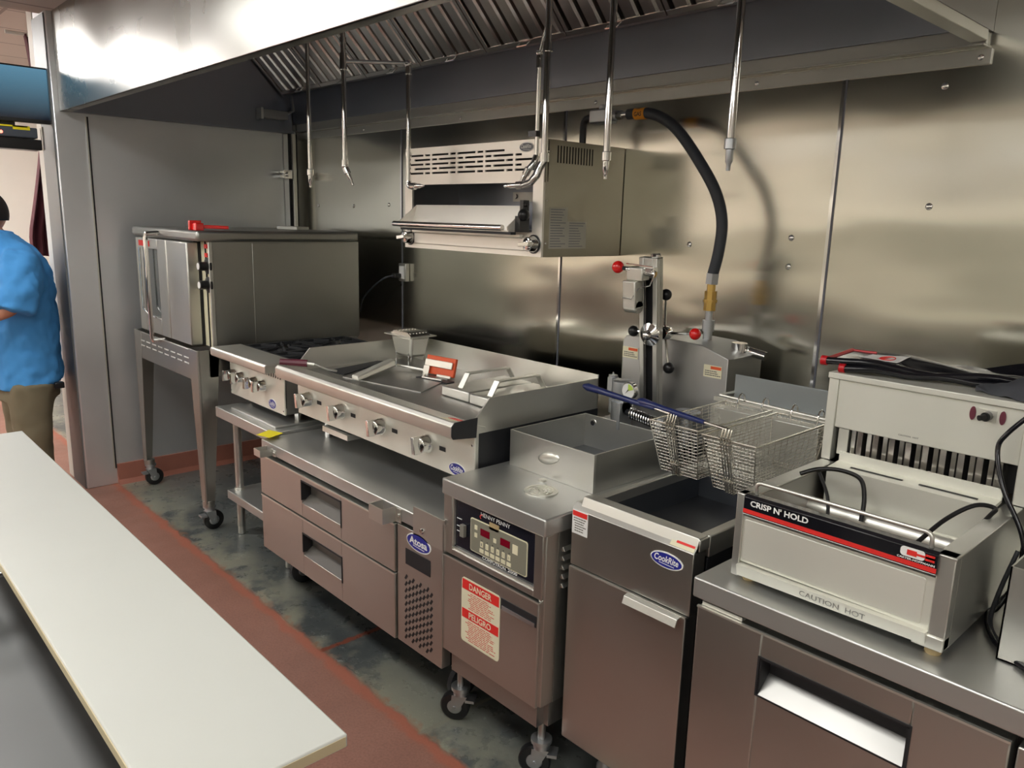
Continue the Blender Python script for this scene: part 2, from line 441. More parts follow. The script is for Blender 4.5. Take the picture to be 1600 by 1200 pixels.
# seams between the sheets
for i, x in enumerate((-3.73, -2.48, -1.235, 0.015)):
    mb = B(x-.009, x+.002, YW-.004, YW, .1, 2.15)
    struct(mb.build('trim_%d' % (i+1), M['chrome'], noz=True))
    MB().box(x+.002, x+.008, YW-.003, YW, .1, 2.15).build('seam_gap', M['logogrey'], bpy.data.objects['trim_%d' % (i+1)])
struct(MB().box(-4.94, -4.934, 1.33, 1.338, .1, 2.14).build('trim_5', M['black'], noz=True))
struct(MB().box(-4.936, -4.932, 1.322, 1.329, .1, 2.14).build('trim_6', M['st_l'], noz=True))
# flashing under the back of the hood: two angle strips
struct(MB().box(-4.9, -.83, YW-.02, YW, 2.172, 2.215).box(-4.9, -.83, YW-.035, YW, 2.166, 2.172).build('trim_7', M['st_v'], bevel=.001, noz=True))
f8 = MB().box(-4.9, -.815, YW-.010, YW, 2.118, 2.160).build('trim_8', M['st_v'], bevel=.001, noz=True); struct(f8)
for x in (-.84, -1.55, -2.3, -3.2, -4.1): MB().lathe((x, YW-.010, 2.138), (0, -1, 0), [(.009, 0), (.008, .003), (.004, .005)], 12).build('screw', M['chrome'], f8)
struct(MB().prism([(-4.94, 0), (-4.90, 0), (-4.925, .025), (-4.928, .125), (-4.94, .125)], 'y', 1.34, YW).build('baseboard_left', M['basered'], noz=True))
struct(MB().prism([(YW, 0), (YW-.04, 0), (YW-.015, .025), (YW-.012, .125), (YW, .125)], 'x', -4.94, 3.0).build('baseboard_back', M['basered'], noz=True))
struct(B(-5.205, -4.955, 1.163, 1.169, 0, 2.65).build('trim_10', M['guard'], noz=True))  # dark sheet added over the wall end to subdue its bright reflection
# jamb beyond the end of the side wall, far room
struct(B(-5.32, -5.206, 1.166, 1.30, 0, 2.85).build('trim_9', M['whitejamb'], bevel=.003, noz=True))
struct(B(-9.0, -8.9, -5.0, 2.8, 0, 3.05).build('wall_far', M['wallpaint'], noz=True))
struct(B(-9.0, -5.34, 2.5, 2.6, 0, 3.05).build('wall_far_side', M['wallpaint'], noz=True))
struct(B(-9.0, 3.0, -3.3, -3.2, 0, 3.05).build('wall_front', M['banded'], noz=True))
struct(B(2.95, 3.05, -5.0, 2.8, 0, 3.05).build('wall_right', M['plaster'], noz=True))
struct(B(-5.05, 3.0, -5.0, 1.2, 2.66, 2.72).build('ceiling', M['tiles'], noz=True))
struct(B(-9.0, -5.05, -5.0, 2.6, 2.86, 2.92).build('ceiling_far', M['tiles'], noz=True))
struct(B(-.80, 3.0, 1.2, 2.8, 2.66, 2.72).build('ceiling_right', M['tiles'], noz=True))
struct(B(-8.9, -8.87, -5.0, 2.5, 0, .12).build('baseboard_far', M['basered'], noz=True))

# ceiling troffers: their own light
def troffer(x, y, z, lx, ly, label, mat):
    t = thing('ceiling_light', label, 'ceiling light', (x, y, z-.03), 'ceiling troffers')
    MB().box(x-lx/2-.03, x+lx/2+.03, y-ly/2-.03, y-ly/2, z-.03, z-.001).box(x-lx/2-.03, x+lx/2+.03, y+ly/2, y+ly/2+.03, z-.03, z-.001) \
        .box(x-lx/2-.03, x-lx/2, y-ly/2, y+ly/2, z-.03, z-.001).box(x+lx/2, x+lx/2+.03, y-ly/2, y+ly/2, z-.03, z-.001).build('frame', M['white'], t)
    B(x-lx/2, x+lx/2, y-ly/2, y+ly/2, z-.02, z-.004).build('diffuser', mat, t)
    return t
for (x, y, n_) in ((-3.9, .15, 'over the aisle before the griddle'), (-1.3, .15, 'over the aisle before the fryers'), (1.2, .15, 'over the aisle at the right end'),
                (-3.9, -2.1, 'by the opposite wall, nearest the doorway'), (-1.3, -2.1, 'at the middle of the opposite wall'), (1.2, -2.1, 'by the opposite wall, right end')):
    troffer(x, y, 2.66, 1.2 if y > 0 else 1.8, .6, 'rectangular ceiling light '+n_, M['lamp'])
for (x, y, n_) in ((-7.2, .2, 'near the doorway'), (-7.2, -2.2, 'at its far end')):
    troffer(x, y, 2.86, 1.2, .6, 'added unseen rectangular ceiling light in the far room '+n_, M['lamp2'])  # out of view, added to brighten the far room's cream wall

# ------------------------------------------------------------------ exhaust hood
HX0, HX1, HF, HZ = -4.935, -.82, 1.20, 2.155
h = thing('exhaust_hood', 'long stainless steel exhaust hood over the cooking line', 'exhaust hood', (-2.9, 1.9, HZ))
MB().box(HX0, HX1, HF, HF+.012, HZ, 2.68).prism([(HF, HZ), (HF+.05, HZ), (HF+.05, HZ+.02), (HF+.012, HZ+.035)], 'x', HX0, HX1).build('front_panel', M['hood'], h, bevel=.002)
MB().box(HX1-.012, HX1, HF+.012, YW-.002, HZ+.05, 3.0).build('end_panel', M['st_d'], h)
MB().box(HX1-.045, HX1, HF+.05, YW-.04, HZ+.02, HZ+.05).build('end_flange', M['st_l'], h, bevel=.002)
MB().box(HX0, HX0+.012, HF+.012, YW-.04, HZ, 3.0).build('end_panel', M['hood_in'], h)
MB().box(HX0+.01, HX0+.045, HF+.05, YW-.04, HZ, HZ+.02).build('end_flange', M['hood_in'], h)
MB().prism([(YW-.03, HZ+.06), (YW-.012, HZ+.06), (YW-.012, 3.0), (YW-.05, 3.0), (YW-.09, 2.42), (YW-.05, 2.40)], 'x', HX0+.012, HX1-.012).build('back_panel', M['hood_in'], h)
MB().box(HX0, HX1, HF, YW-.002, 3.0, 3.02).build('top_panel', M['hood_in'], h)
MB().prism([(2.53, 2.405), (2.56, 2.435), (2.545, 2.45), (2.50, 2.41), (2.50, 2.395), (2.53, 2.395)], 'x', HX0+.012, HX1-.012).build('filter_rail', M['st_d'], h)
# baffle filters, leaning in the hood
fa = Vector((0, 2.52, 2.425)); fb = Vector((0, 2.02, 2.925))
dirf = (fb-fa).normalized(); nrm = Vector((0, -dirf.z, dirf.y))*-1
if nrm.y > 0: nrm = -nrm       # faces the cook and down
L = (fb-fa).length; FW = .505
def filt():
    x0 = HX0+.03
    t = thing('baffle_filter', 'stainless baffle grease filter in the hood, end one at the left wall', 'grease filter', (x0, fa.y, fa.z), 'grease filters in the hood')
    def P(x, s, n): return Vector((x, 0, 0))+fa+dirf*s+nrm*n
    def bar(mb, xa, xb, s0, s1, n0, n1):
        mb.hexa([P(xa, s0, n0), P(xb, s0, n0), P(xb, s1, n0), P(xa, s1, n0), P(xa, s0, n1), P(xb, s0, n1), P(xb, s1, n1), P(xa, s1, n1)])
    fr = MB(); bar(fr, x0, x0+FW-.006, 0, .022, 0, .05); bar(fr, x0, x0+FW-.006, L-.022, L, 0, .05)
    bar(fr, x0, x0+.02, .022, L-.022, 0, .05); bar(fr, x0+FW-.026, x0+FW-.006, .022, L-.022, 0, .05)
    fr.build('frame', M['filter'], t, bevel=.001)
    ba = MB(); nb = 5; w = (FW-.046)/nb
    for i in range(nb):
        xa = x0+.02+i*w
        pr_ = [(.006, .012), (.010, .038), (.020, .046), (w-.020, .046), (w-.010, .038), (w-.006, .012)]
        o = len(ba.v); vs = []; n = len(pr_)
        for s_ in (.02, L-.02): vs += [P(xa+a, s_, b) for a, b in pr_]
        fs = [(i2, i2+1, n+i2+1, n+i2) for i2 in range(n-1)]+[tuple(range(n))[::-1], tuple(range(n, 2*n))]
        ba.add(vs, fs)
    ba.build('baffles', M['filter'], t)
    bk = MB(); bar(bk, x0+.02, x0+FW-.026, .02, L-.02, 0, .008); bk.build('rear_baffle', M['black'], t)
    hd = MB(); xm = x0+FW/2
    hd.tube([P(xm-.03, .01, .05), P(xm-.03, .01, .068), P(xm+.03, .01, .068), P(xm+.03, .01, .05)], .004, 8)
    hd.build('handle', M['chrome'], t)
    return t
f0 = filt()
for i in range(1, 8):
    lab = ['', 'baffle grease filter in the hood, second from the side wall', 'baffle grease filter in the hood, third from the side wall', 'baffle grease filter in the hood behind the horizontal drop pipe elbow',
           'baffle grease filter in the hood left of the paired drop pipes', 'baffle grease filter in the hood behind the paired drop pipes', 'baffle grease filter in the hood behind the straight pipe by the gas valve', 'baffle grease filter in the hood, rightmost of the row'][i]
    dup(f0, (HX0+.03+i*FW, fa.y, fa.z), lab)

# light conduit box inside the hood at the corner, corner post, clamp
cb = thing('conduit_box', 'small metal box on the hood wall above the corner post', 'junction box', (-4.88, 2.42, 2.24))
MB().box(-4.922, -4.85, 2.33, 2.50, 2.232, 2.285).build('box', M['st_d'], cb, bevel=.003)
MB().box(-4.922, -4.845, 2.315, 2.33, 2.225, 2.292).build('cover', M['st_v'], cb, bevel=.002)
MB().tube([(-4.89, 2.5, 2.27), (-4.89, 2.56, 2.30), (-4.89, 2.56, 2.40)], .011, 8).build('conduit', M['st_d'], cb)
cp = thing('corner_post', 'upright steel channel post in the corner behind the oven', 'post', (-4.88, 2.50, .125))
MB().box(-4.935, -4.87, 2.50, 2.56, .126, 2.15).build('channel', M['st_v'], cp, bevel=.002)
MB().box(-4.865, -4.845, 2.52, 2.545, .126, 2.15).build('rod', M['st_l'], cp, bevel=.003)
MB().box(-4.87, -4.862, 2.50, 2.56, .126, 2.15).build('lip', M['black'], cp)
cl = MB().box(-4.934, -4.83, 2.42, 2.50, 1.870, 1.886).box(-4.934, -4.83, 2.42, 2.50, 1.900, 1.912).box(-4.85, -4.82, 2.44, 2.50, 1.865, 1.92)
cl.cyl((-4.82, 2.47, 1.892), (-4.80, 2.47, 1.892), .014)
cl.build('clamp', M['chrome'], cp, bevel=.001)

# ------------------------------------------------------------------ fire suppression drops
def nozzle(mb, p, d=(0, 0, -1), r=.011):
    p = Vector(p); d = Vector(d).normalized()
    mb.tube([p, p+d*.004, p+d*.028, p+d*.030, p+d*.06, p+d*.066, p+d*.082], [r*.7, r*1.35, r*1.35, r*.9, r*.85, r*.55, r*.5], 10)
    return mb
PT = 2.93
def drop(x, y, zt, label, tipm, r=.0095, top=PT, grp='fire suppression drops'):
    t = thing('fire_suppression_pipe', label, 'pipe', (x, y, zt))
    MB().cyl((x, y, zt+.07), (x, y, top), r).build('pipe', M['chrome'], t)
    nozzle(MB(), (x, y, zt+.082)).build('nozzle', tipm, t)
    return t
drop(-1.145, 1.81, 1.785, 'rightmost chrome drop pipe, hanging straight down with a brown nut', M['galv'], .0105)
drop(-1.60, 1.86, 1.775, 'straight chrome drop pipe in front of the yellow gas tag', M['chrome'], .0105)
drop(-3.30, 1.80, 1.765, 'leftmost chrome drop pipe, straight, above the range', M['chrome'], .009)
# branch with a level arm
t = thing('fire_suppression_pipe', 'chrome drop pipe with a level arm and a bent tip over the oven side', 'pipe', (-3.0, 1.80, 1.76))
MB().cyl((-3.0, 1.8, 1.86), (-3.0, 1.8, PT), .010).build('pipe', M['chrome'], t)
MB().tube([(-3.0, 1.8, 2.268), (-2.83, 1.99, 2.268)], .008, 10).build('arm', M['chrome'], t)
MB().cyl((-3.0, 1.8, 2.235), (-3.0, 1.8, 2.30), .015).build('tee', M['chrome'], t)
MB().cyl((-3.0, 1.8, 2.34), (-3.0, 1.8, 2.36), .014).build('coupling', M['chrome'], t)
e = MB().sphere((-3.0, 1.8, 1.85), .015, 12); e.cyl((-3.0, 1.8, 1.85), (-3.0, 1.8, 1.875), .014); nozzle(e, (-3.0, 1.8, 1.845), (.42, .25, -1)); e.build('nozzle', M['chrome'], t)
t2 = thing('fire_suppression_pipe', 'chrome pipe dropping to an elbow at the left front of the broiler', 'pipe', (-2.82, 2.0, 1.76))
MB().cyl((-2.82, 2.0, 1.795), (-2.82, 2.0, 2.262), .010).build('pipe', M['chrome'], t2)
MB().sphere((-2.82, 2.0, 2.265), .017, 12).cyl((-2.82, 2.0, 2.225), (-2.82, 2.0, 2.262), .014).build('elbow', M['chrome'], t2)
e = MB().tube(arc((-2.80, 2.0, 1.795), .022, PI, 1.5*PI, 6, (1, 0, 0), (0, 0, 1)), .013, 10); nozzle(e, (-2.80, 2.0, 1.773), (1, .05, .02)); e.build('nozzle', M['chrome'], t2)
MB().cyl((-2.84, 2.0, 1.905), (-2.80, 2.0, 1.905), .005).cyl((-2.82, 2.0, 1.895), (-2.82, 2.0, 1.915), .0135).build('clamp', M['chrome'], t2)
t3 = thing('fire_suppression_pipe', 'thicker of the paired chrome pipes ending in clustered fittings before the broiler', 'pipe', (-2.0, 1.98, 1.77))
MB().tube([(-1.985, 1.98, 1.86), (-1.985, 1.98, PT)], .0115, 12).build('pipe', M['chrome'], t3)
MB().cyl((-1.985, 1.98, 2.205), (-1.985, 1.98, 2.235), .017).build('coupling', M['chrome'], t3)
e = MB().cyl((-1.985, 1.98, 1.845), (-1.985, 1.98, 1.875), .017).tube([(-1.985, 1.98, 1.85), (-2.0, 1.97, 1.825), (-2.0, 1.96, 1.80), (-2.02, 1.95, 1.775), (-2.05, 1.94, 1.765)], [.014, .015, .014, .013, .012], 10)
nozzle(e, (-2.045, 1.94, 1.767), (-1, -.2, -.05), .010); e.build('nozzle', M['chrome'], t3)
t4 = thing('fire_suppression_pipe', 'thinner of the paired chrome pipes beside the broiler emblem', 'pipe', (-2.05, 2.01, 1.78))
MB().tube([(-2.055, 2.01, 1.86), (-2.055, 2.01, 2.21), (-2.0, 1.99, 2.30)], .0075, 10).build('pipe', M['chrome'], t4)
MB().sphere((-2.055, 2.01, 2.215), .014, 10).cyl((-2.055, 2.01, 2.165), (-2.055, 2.01, 2.205), .011).build('elbow', M['chrome'], t4)
MB().box(-2.085, -2.045, 1.995, 2.015, 1.935, 1.955).build('clamp', M['blackplastic'], t4)
e = MB().tube([(-2.055, 2.01, 1.87), (-2.055, 2.0, 1.845), (-2.07, 1.99, 1.825)], .012, 10); nozzle(e, (-2.07, 1.99, 1.83), (-.45, -.1, -.8), .010); e.build('nozzle', M['chrome'], t4)

# ------------------------------------------------------------------ broiler
BX0, BX1, BF, BZ0, BZ1 = -3.03, -2.135, 2.13, 1.508, 1.945
b = thing('salamander_broiler', 'wall-mounted stainless steel salamander broiler under the hood', 'broiler', ((BX0+BX1)/2, 2.35, BZ0))
MB().box(BX0, BX0+.008, BF+.01, YW-.004, BZ0, BZ1).build('side_panel', M['st_d'], b)
MB().box(BX1-.008, BX1, BF+.01, YW-.004, BZ0, BZ1).build('side_panel', M['tan_side'], b)
MB().box(BX0+.008, BX1-.008, BF+.01, YW-.12, BZ1-.01, BZ1-.002).build('top_panel', M['st_d'], b)
MB().box(BX0+.008, BX1-.008, BF+.01, YW-.12, BZ0, BZ0+.008).build('bottom_panel', M['st_d'], b)
MB().box(BX0+.008, BX1-.008, YW-.16, YW-.12, BZ0+.01, BZ1-.01).build('back_panel', M['hood_in'], b)
MB().box(BX0+.06, BX1-.04, YW-.119, YW-.004, 1.53, 1.585).build('wall_bracket', M['blackpaint'], b)
# slotted upper panel, really cut
top = MB(); rows = [1.912, 1.893, 1.874, 1.855, 1.836]; sh = .0042
z = 1.787; x0, x1 = BX0+.004, BX1
zs = [1.787]+[v for rz in sorted(rows) for v in (rz-sh, rz+sh)]+[BZ1]
for i in range(0, len(zs), 2): top.box(x0, x1, BF, BF+.006, zs[i], zs[i+1])
for k, rz in enumerate(rows):
    xx = x0+.02+(.05 if k % 2 else 0); first = True; lim = -2.31 if k == 0 else x1-.03
    prev = x0
    while xx < lim:
        for ln in (.115, .035):
            if xx+ln > lim: break
            top.box(prev, xx, BF, BF+.006, rz-sh, rz+sh); prev = xx+ln; xx += ln+.014
        else: continue
        break
    top.box(prev, x1, BF, BF+.006, rz-sh, rz+sh)
top.build('slotted_panel', M['broil'], b)
MB().box(x0, x1, BF+.02, BF+.025, 1.79, 1.94).build('slot_backing', M['black'], b)
MB().box(BX0, BX0+.055, BF, BF+.01, 1.508, 1.787).build('left_stile', M['broil'], b)
MB().box(BX1-.055, BX1, BF, BF+.01, 1.508, 1.787).build('right_stile', M['broil'], b)
lp = MB().box(BX0+.055, BX1-.055, BF, BF+.01, 1.508, 1.60).build('lower_panel', M['broil'], b)
dr = MB().box(BX0+.08, BX1-.085, BF-.008, BF, 1.528, 1.580).build('drip_drawer', M['broil'], b, bevel=.004)
MB().prism([(BF-.02, 1.580), (BF-.008, 1.574), (BF-.002, 1.590), (BF-.020, 1.592)], 'x', BX0+.08, BX1-.10).build('drawer_pull', M['st_l'], dr, bevel=.001)
MB().box(BX0+.06, BX1-.06, BF+.01, YW-.17, 1.60, 1.608).build('rack_floor', M['hood_in'], b)
MB().box(-2.62, -2.43, YW-.175, YW-.165, 1.725, 1.765).cyl((-2.60, YW-.176, 1.747), (-2.60, YW-.182, 1.747), .01).cyl((-2.45, YW-.176, 1.747), (-2.45, YW-.182, 1.747), .01).build('burner_bracket', M['st_d'], b)
# sloping drip tray with side wings and a round bar
tr = MB().prism([(2.105, 1.606), (2.135, 1.70), (2.139, 1.70), (2.109, 1.606)], 'x', BX0+.085, BX1-.09)
tr.prism([(2.03, 1.606), (2.03, 1.618), (2.135, 1.70), (2.109, 1.606)], 'x', BX0+.080, BX0+.085).prism([(2.03, 1.606), (2.03, 1.618), (2.135, 1.70), (2.109, 1.606)], 'x', BX1-.092, BX1-.087)
tr.box(BX0+.085, BX1-.09, 2.04, 2.20, 1.600, 1.606)
tray = tr.build('tray', M['broil'], b)
MB().cyl((BX0+.055, 2.03, 1.615), (BX1-.115, 2.03, 1.615), .0115).build('tray_bar', M['chrome'], tray)
MB().box(BX0+.10, BX1-.07, 2.035, 2.06, 1.590, 1.600).build('rail', M['black'], b)
hd = MB().box(BX1-.087, BX1-.060, 2.07, 2.12, 1.60, 1.66).box(BX1-.083, BX1-.064, 2.09, 2.12, 1.64, 1.72)
hd.sphere((BX1-.055, 2.085, 1.665), .023, 16); hd.cyl((BX1-.075, 2.10, 1.70), (BX1-.05, 2.10, 1.705), .008); hd.build('lever', M['blackplastic'], b)
knob(b, BX0+.045, BF-.004, 1.556, .028, .055, 1.45); knob(b, BX1-.04, BF-.004, 1.556, .028, .055, 1.5)
for dx in (BX0+.045, BX1-.04): MB().cyl((dx, BF-.001, 1.556), (dx, BF-.005, 1.556), .036, seg=24).build('knob_bezel', M['blackplastic'], b)
emblem(b, -2.232, 1.918, .078, .036, BF, 'CookRite', M['logogrey'], M['white'])
v = MB()
for i in range(13): y = 2.20+i*.0163; v.box(BX1, BX1+.0008, y, y+.0055, 1.862, 1.925)
v.build('vent_slots', M['black'], b)
lb = MB().box(BX1, BX1+.0008, 2.168, 2.268, 1.645, 1.697).box(BX1, BX1+.0008, 2.168, 2.38, 1.54, 1.645).build('rating_label', M['labelgrey'], b)
rr = random.Random(3); mm = MB()
for i in range(15):
    z = 1.69-i*.010
    for (a, c) in ((2.174, 2.262), (2.28, 2.372)):
        if a > 2.27 and z > 1.64: continue
        mm.box(BX1+.0007, BX1+.0012, a, c-rr.uniform(0, .04), z-.0025, z)
mm.build('small_print', M['logogrey'], lb)
for z in (1.90, 1.72, 1.56): MB().lathe((BX1, 2.15, z), (1, 0, 0), [(.004, 0), (.003, .003)], 8).build('screw', M['chrome'], b)

# gas connection: elbow, valve, tagged hose, brass coupling and supply pipe
g = thing('gas_valve', 'grey gas valve on a black elbow on top of the broiler', 'valve', (-2.2, 2.43, 1.945))
MB().tube([(-2.22, 2.43, 1.943), (-2.22, 2.43, 2.02)]+arc((-2.19, 2.43, 2.02), .03, PI, PI/2, 6, (1, 0, 0), (0, 0, 1))+[(-2.165, 2.43, 2.05)], .014, 12).build('elbow', M['blackpaint'], g)
vb = MB().box(-2.165, -2.07, 2.40, 2.46, 2.025, 2.075).cyl((-2.12, 2.43, 2.075), (-2.12, 2.43, 2.095), .016).cyl((-2.07, 2.43, 2.05), (-2.045, 2.43, 2.05), .02)
vb.build('valve_body', M['galv'], g, bevel=.005)
MB().cyl((-2.045, 2.43, 2.05), (-2.02, 2.43, 2.05), .017, seg=6).cyl((-2.02, 2.43, 2.05), (-1.99, 2.43, 2.05), .012).build('nut', M['chrome'], g)
hp = smoothpath([(-1.99, 2.43, 2.05), (-1.90, 2.43, 2.048), (-1.82, 2.43, 2.02), (-1.75, 2.43, 1.97), (-1.66, 2.43, 1.87), (-1.58, 2.43, 1.76), (-1.545, 2.43, 1.66), (-1.548, 2.43, 1.56), (-1.565, 2.43, 1.475)], 6)
hs = thing('gas_hose', 'thick grey rubber gas hose curving down from the broiler', 'hose', (-1.55, 2.43, 1.20))
MB().tube(hp, .020, 16).build('hose', M['rubber'], hs)
MB().cyl((-1.955, 2.43, 2.049), (-1.905, 2.43, 2.048), .0215, seg=20).build('gas_tag', M['gold'], hs)
text('GAS', (-1.93, 2.4080, 2.045), .034, .016, M['black'], hs, bold=.02, v=(0, 0, 1))
MB().cyl((-1.565, 2.43, 1.478), (-1.567, 2.43, 1.44), .024, seg=6).build('hose_nut', M['galv'], hs)
MB().cyl((-1.567, 2.43, 1.44), (-1.567, 2.43, 1.415), .015).cyl((-1.567, 2.43, 1.415), (-1.567, 2.43, 1.345), .022, seg=8).cyl((-1.567, 2.43, 1.385), (-1.567, 2.43, 1.375), .025).build('brass_coupling', M['brass'], hs)
MB().cyl((-1.567, 2.43, 1.345), (-1.567, 2.43, 1.30), .013).cyl((-1.567, 2.43, 1.31), (-1.567, 2.43, 1.27), .022).cyl((-1.567, 2.43, 1.27), (-1.567, 2.43, 1.14), .0165).cyl((-1.567, 2.43, 1.14), (-1.567, YW-.01, 1.14), .0165).build('supply_pipe', M['galv'], hs)

# wall outlet and cord beside the oven
o = thing('wall_outlet', 'narrow metal outlet on the back wall left of the seam', 'outlet', (-3.69, 2.59, 1.28))
MB().box(-3.725, -3.655, YW-.028, YW-.002, 1.285, 1.385).build('box', M['st_v'], o, bevel=.002)
MB().box(-3.712, -3.668, YW-.032, YW-.028, 1.30, 1.37).build('receptacle', M['white'], o)
w = thing('power_cord', 'thin grey cord plugged into the outlet behind the oven', 'cord', (-3.9, 2.5, 1.15))
MB().box(-3.73, -3.69, YW-.075, YW-.032, 1.303, 1.328).build('plug', M['blackplastic'], w, bevel=.004)
MB().tube(smoothpath([(-3.71, YW-.07, 1.316), (-3.76, YW-.10, 1.30), (-3.88, YW-.10, 1.24), (-3.99, YW-.10, 1.16), (-4.05, YW-.08, 1.08)], 6), .005, 8).build('cord', M['rubber'], w)

# ------------------------------------------------------------------ convection oven
OX0, OX1, OF, OB = -4.82, -3.870, 1.515, 2.40
SF = 1.46
ov = thing('convection_oven', 'stainless steel convection oven on tall casters by the side wall', 'oven', ((OX0+OX1)/2, 1.95, 0))
MB().box(OX0, OX1, OF+.045, OB, .965, 1.50).build('body', M['oven'], ov, bevel=.003)
MB().box(OX0-.005, OX1+.004, OF-.027, OB, 1.500, 1.552).build('top_cap', M['oven'], ov, bevel=.014)
MB().box(OX1-.001, OX1+.003, 1.77, OB-.005, .975, 1.492).build('side_panel', M['oven'], ov, bevel=.001)
ld = MB().frame(OX0+.06, -4.288, .968, 1.492, -4.66, -4.42, 1.06, 1.435, OF-.03, OF+.03).build('door', M['st_v'], ov, bevel=.004)
MB().box(-4.66, -4.42, OF-.012, OF-.004, 1.06, 1.435).build('window_glass', M['glass'], ld)
MB().box(-4.70, -4.535, OF-.033, OF-.03, 1.448, 1.478).build('maker_plate', M['redprint'], ld)
MB().tube([(-4.385, OF-.03, 1.525), (-4.385, OF-.095, 1.522), (-4.385, OF-.097, 1.50), (-4.385, OF-.097, .962), (-4.385, OF-.094, .950), (-4.385, OF-.03, .950)], .012, 10).build('handle', M['chrome'], ld)
MB().tube([(-4.64, OF-.05, 1.44), (-4.64, OF-.05, 1.10), (-4.56, OF-.045, 1.07), (-4.46, OF-.045, 1.065)], .005, 8).build('inner_rod', M['chrome'], ld)
rd = MB().box(-4.282, -4.000, OF-.03, OF+.03, .968, 1.492).build('door', M['st_v'], ov, bevel=.006)
MB().box(-3.995, OX1-.012, OF+.042, OF+.046, .967, 1.498).build('control_panel', M['cream'], ov)
MB().box(OX1-.012, OX1, OF+.030, OF+.052, .967, 1.498).build('corner_bar', M['st_l'], ov, bevel=.002)
MB().box(-3.935, -3.928, OF+.036, OF+.042, .967, 1.498).build('panel_groove', M['black'], ov)
MB().box(-4.06, -4.000, OF+.030, OF+.042, .967, 1.498).build('panel_groove', M['black'], ov)
for z in (1.378, 1.285):
    k = MB().lathe((-3.905, OF+.042, z), (0, -1, 0), [(.040, 0), (.040, .010), (.022, .014), (.022, .052), (.018, .054)], 20).build('knob', M['blackplastic'], ov)
    MB().cyl((-3.905, OF-.010, z), (-3.905, OF-.0135, z), .017).build('knob_cap', M['white'], k)
for z in (1.475, 1.432): MB().box(-3.925, -3.895, OF+.030, OF+.042, z-.010, z+.010).build('indicator', M['redprint'], ov)
# stand
st = MB()
st.box(OX0+.005, OX1-.11, SF+.003, SF+.015, .80, .955)
st.build('stand_apron', M['oven'], ov, bevel=.002)
sl = MB()
for k in range(2):
    for i in range(8):
        x = OX0+.10+i*.095; z = .905-k*.028
        for q in range(3): sl.box(x+q*.022, x+q*.022+.016, SF+.0015, SF+.003, z, z+.006)
sl.build('vent_slots', M['white'], ov)
MB().box(OX1-.006, OX1, SF+.06, OB-.06, .82, .955).build('side_rail', M['oven'], ov)
MB().box(OX0, OX0+.006, SF+.06, OB-.06, .82, .955).build('side_rail', M['oven'], ov)
def taper_leg(cx, cy, dx, dy, label='leg'):
    """L-shaped sheet leg that tapers to the caster; the corner is the outer edge"""
    x0, y0 = cx, cy; w = .115; w2 = .05; t = .004
    mb = MB()
    mb.hexa([(x0+dx*.0, y0, .16), (x0+dx*w2, y0, .16), (x0+dx*w2, y0+dy*t, .16), (x0, y0+dy*t, .16),
             (x0, y0, .96), (x0+dx*w, y0, .96), (x0+dx*w, y0+dy*t, .96), (x0, y0+dy*t, .96)])
    mb.hexa([(x0, y0, .16), (x0, y0+dy*w2, .16), (x0+dx*t, y0+dy*w2, .16), (x0+dx*t, y0, .16),
             (x0, y0, .96), (x0, y0+dy*w, .96), (x0+dx*t, y0+dy*w, .96), (x0+dx*t, y0, .96)])
    # rounded outer corner
    mb.cyl((x0+dx*.006, y0+dy*.006, .15), (x0+dx*.006, y0+dy*.006, .96), .008)
    mb.cyl((x0+dx*.025, y0+dy*.025, .13), (x0+dx*.025, y0+dy*.025, .165), .030)
    l = mb.build('leg', M['oven'], ov, bevel=.001)
    caster(ov, x0+dx*.028, y0+dy*.028, 0, .052, .135)
for (cx, dx) in ((OX0, 1), (OX1, -1)):
    for (cy, dy) in ((SF, 1), (OB-.01, -1)):
        taper_leg(cx, cy, dx, dy)
# things lying on the oven
rt = thing('door_wedge_tool', 'red plastic latch handle lying on top of the oven front corner', 'tool', (-3.95, 1.55, 1.555))
MB().box(-3.985, -3.965, 1.495, 1.555, 1.5526, 1.600).box(-3.965, -3.91, 1.505, 1.545, 1.5526, 1.588).cyl((-3.93, 1.525, 1.553), (-3.93, 1.525, 1.589), .020).build('bracket', M['red'], rt, bevel=.003)
MB().hexa([(-3.93, 1.512, 1.562), (-3.885, 1.66, 1.560), (-3.91, 1.668, 1.560), (-3.95, 1.53, 1.562), (-3.93, 1.512, 1.580), (-3.885, 1.66, 1.576), (-3.91, 1.668, 1.576), (-3.95, 1.53, 1.580)]).build('lever', M['red'], rt, bevel=.003)
tag(MB().box(-4.50, -4.25, 2.22, 2.30, 1.5525, 1.570).build('metal_plate', M['st_l'], bevel=.002), 'thin bright metal strip lying on top of the oven rear', 'metal strip')

# ------------------------------------------------------------------ equipment stand under the range
TX0, TX1, TF, TZ = -3.79, -3.165, 1.505, .688
ts = thing('equipment_stand', 'low stainless steel stand with undershelf beneath the range', 'table', ((TX0+TX1)/2, 1.85, 0))
MB().box(TX0, TX1, TF, 2.25, TZ-.052, TZ).build('top', M['st_top'], ts, bevel=.004)
MB().box(TX0+.02, TX1, TF+.03, 2.22, .20, .245).build('undershelf', M['st_top'], ts, bevel=.004)
for x in (TX0+.05, TX1-.05):
    for y in (TF+.085, 2.19):
        lg = MB().cyl((x, y, .045), (x, y, TZ-.052), .020).build('leg', M['st_v'], ts)
        MB().lathe((x, y, 0), (0, 0, 1), [(.014, 0), (.018, .004), (.018, .045), (.014, .05)], 16).build('foot', M['st_l'], lg)
        MB().cyl((x, y, .19), (x, y, .255), .026).build('shelf_collar', M['st_l'], lg)
rl = MB().prism([(TF+.03, 0.695), (TF+.045, .695), (TF+.045, TZ+.012), (TF+.03, TZ+.012)], 'x', TX0+.08, TX1-.02)
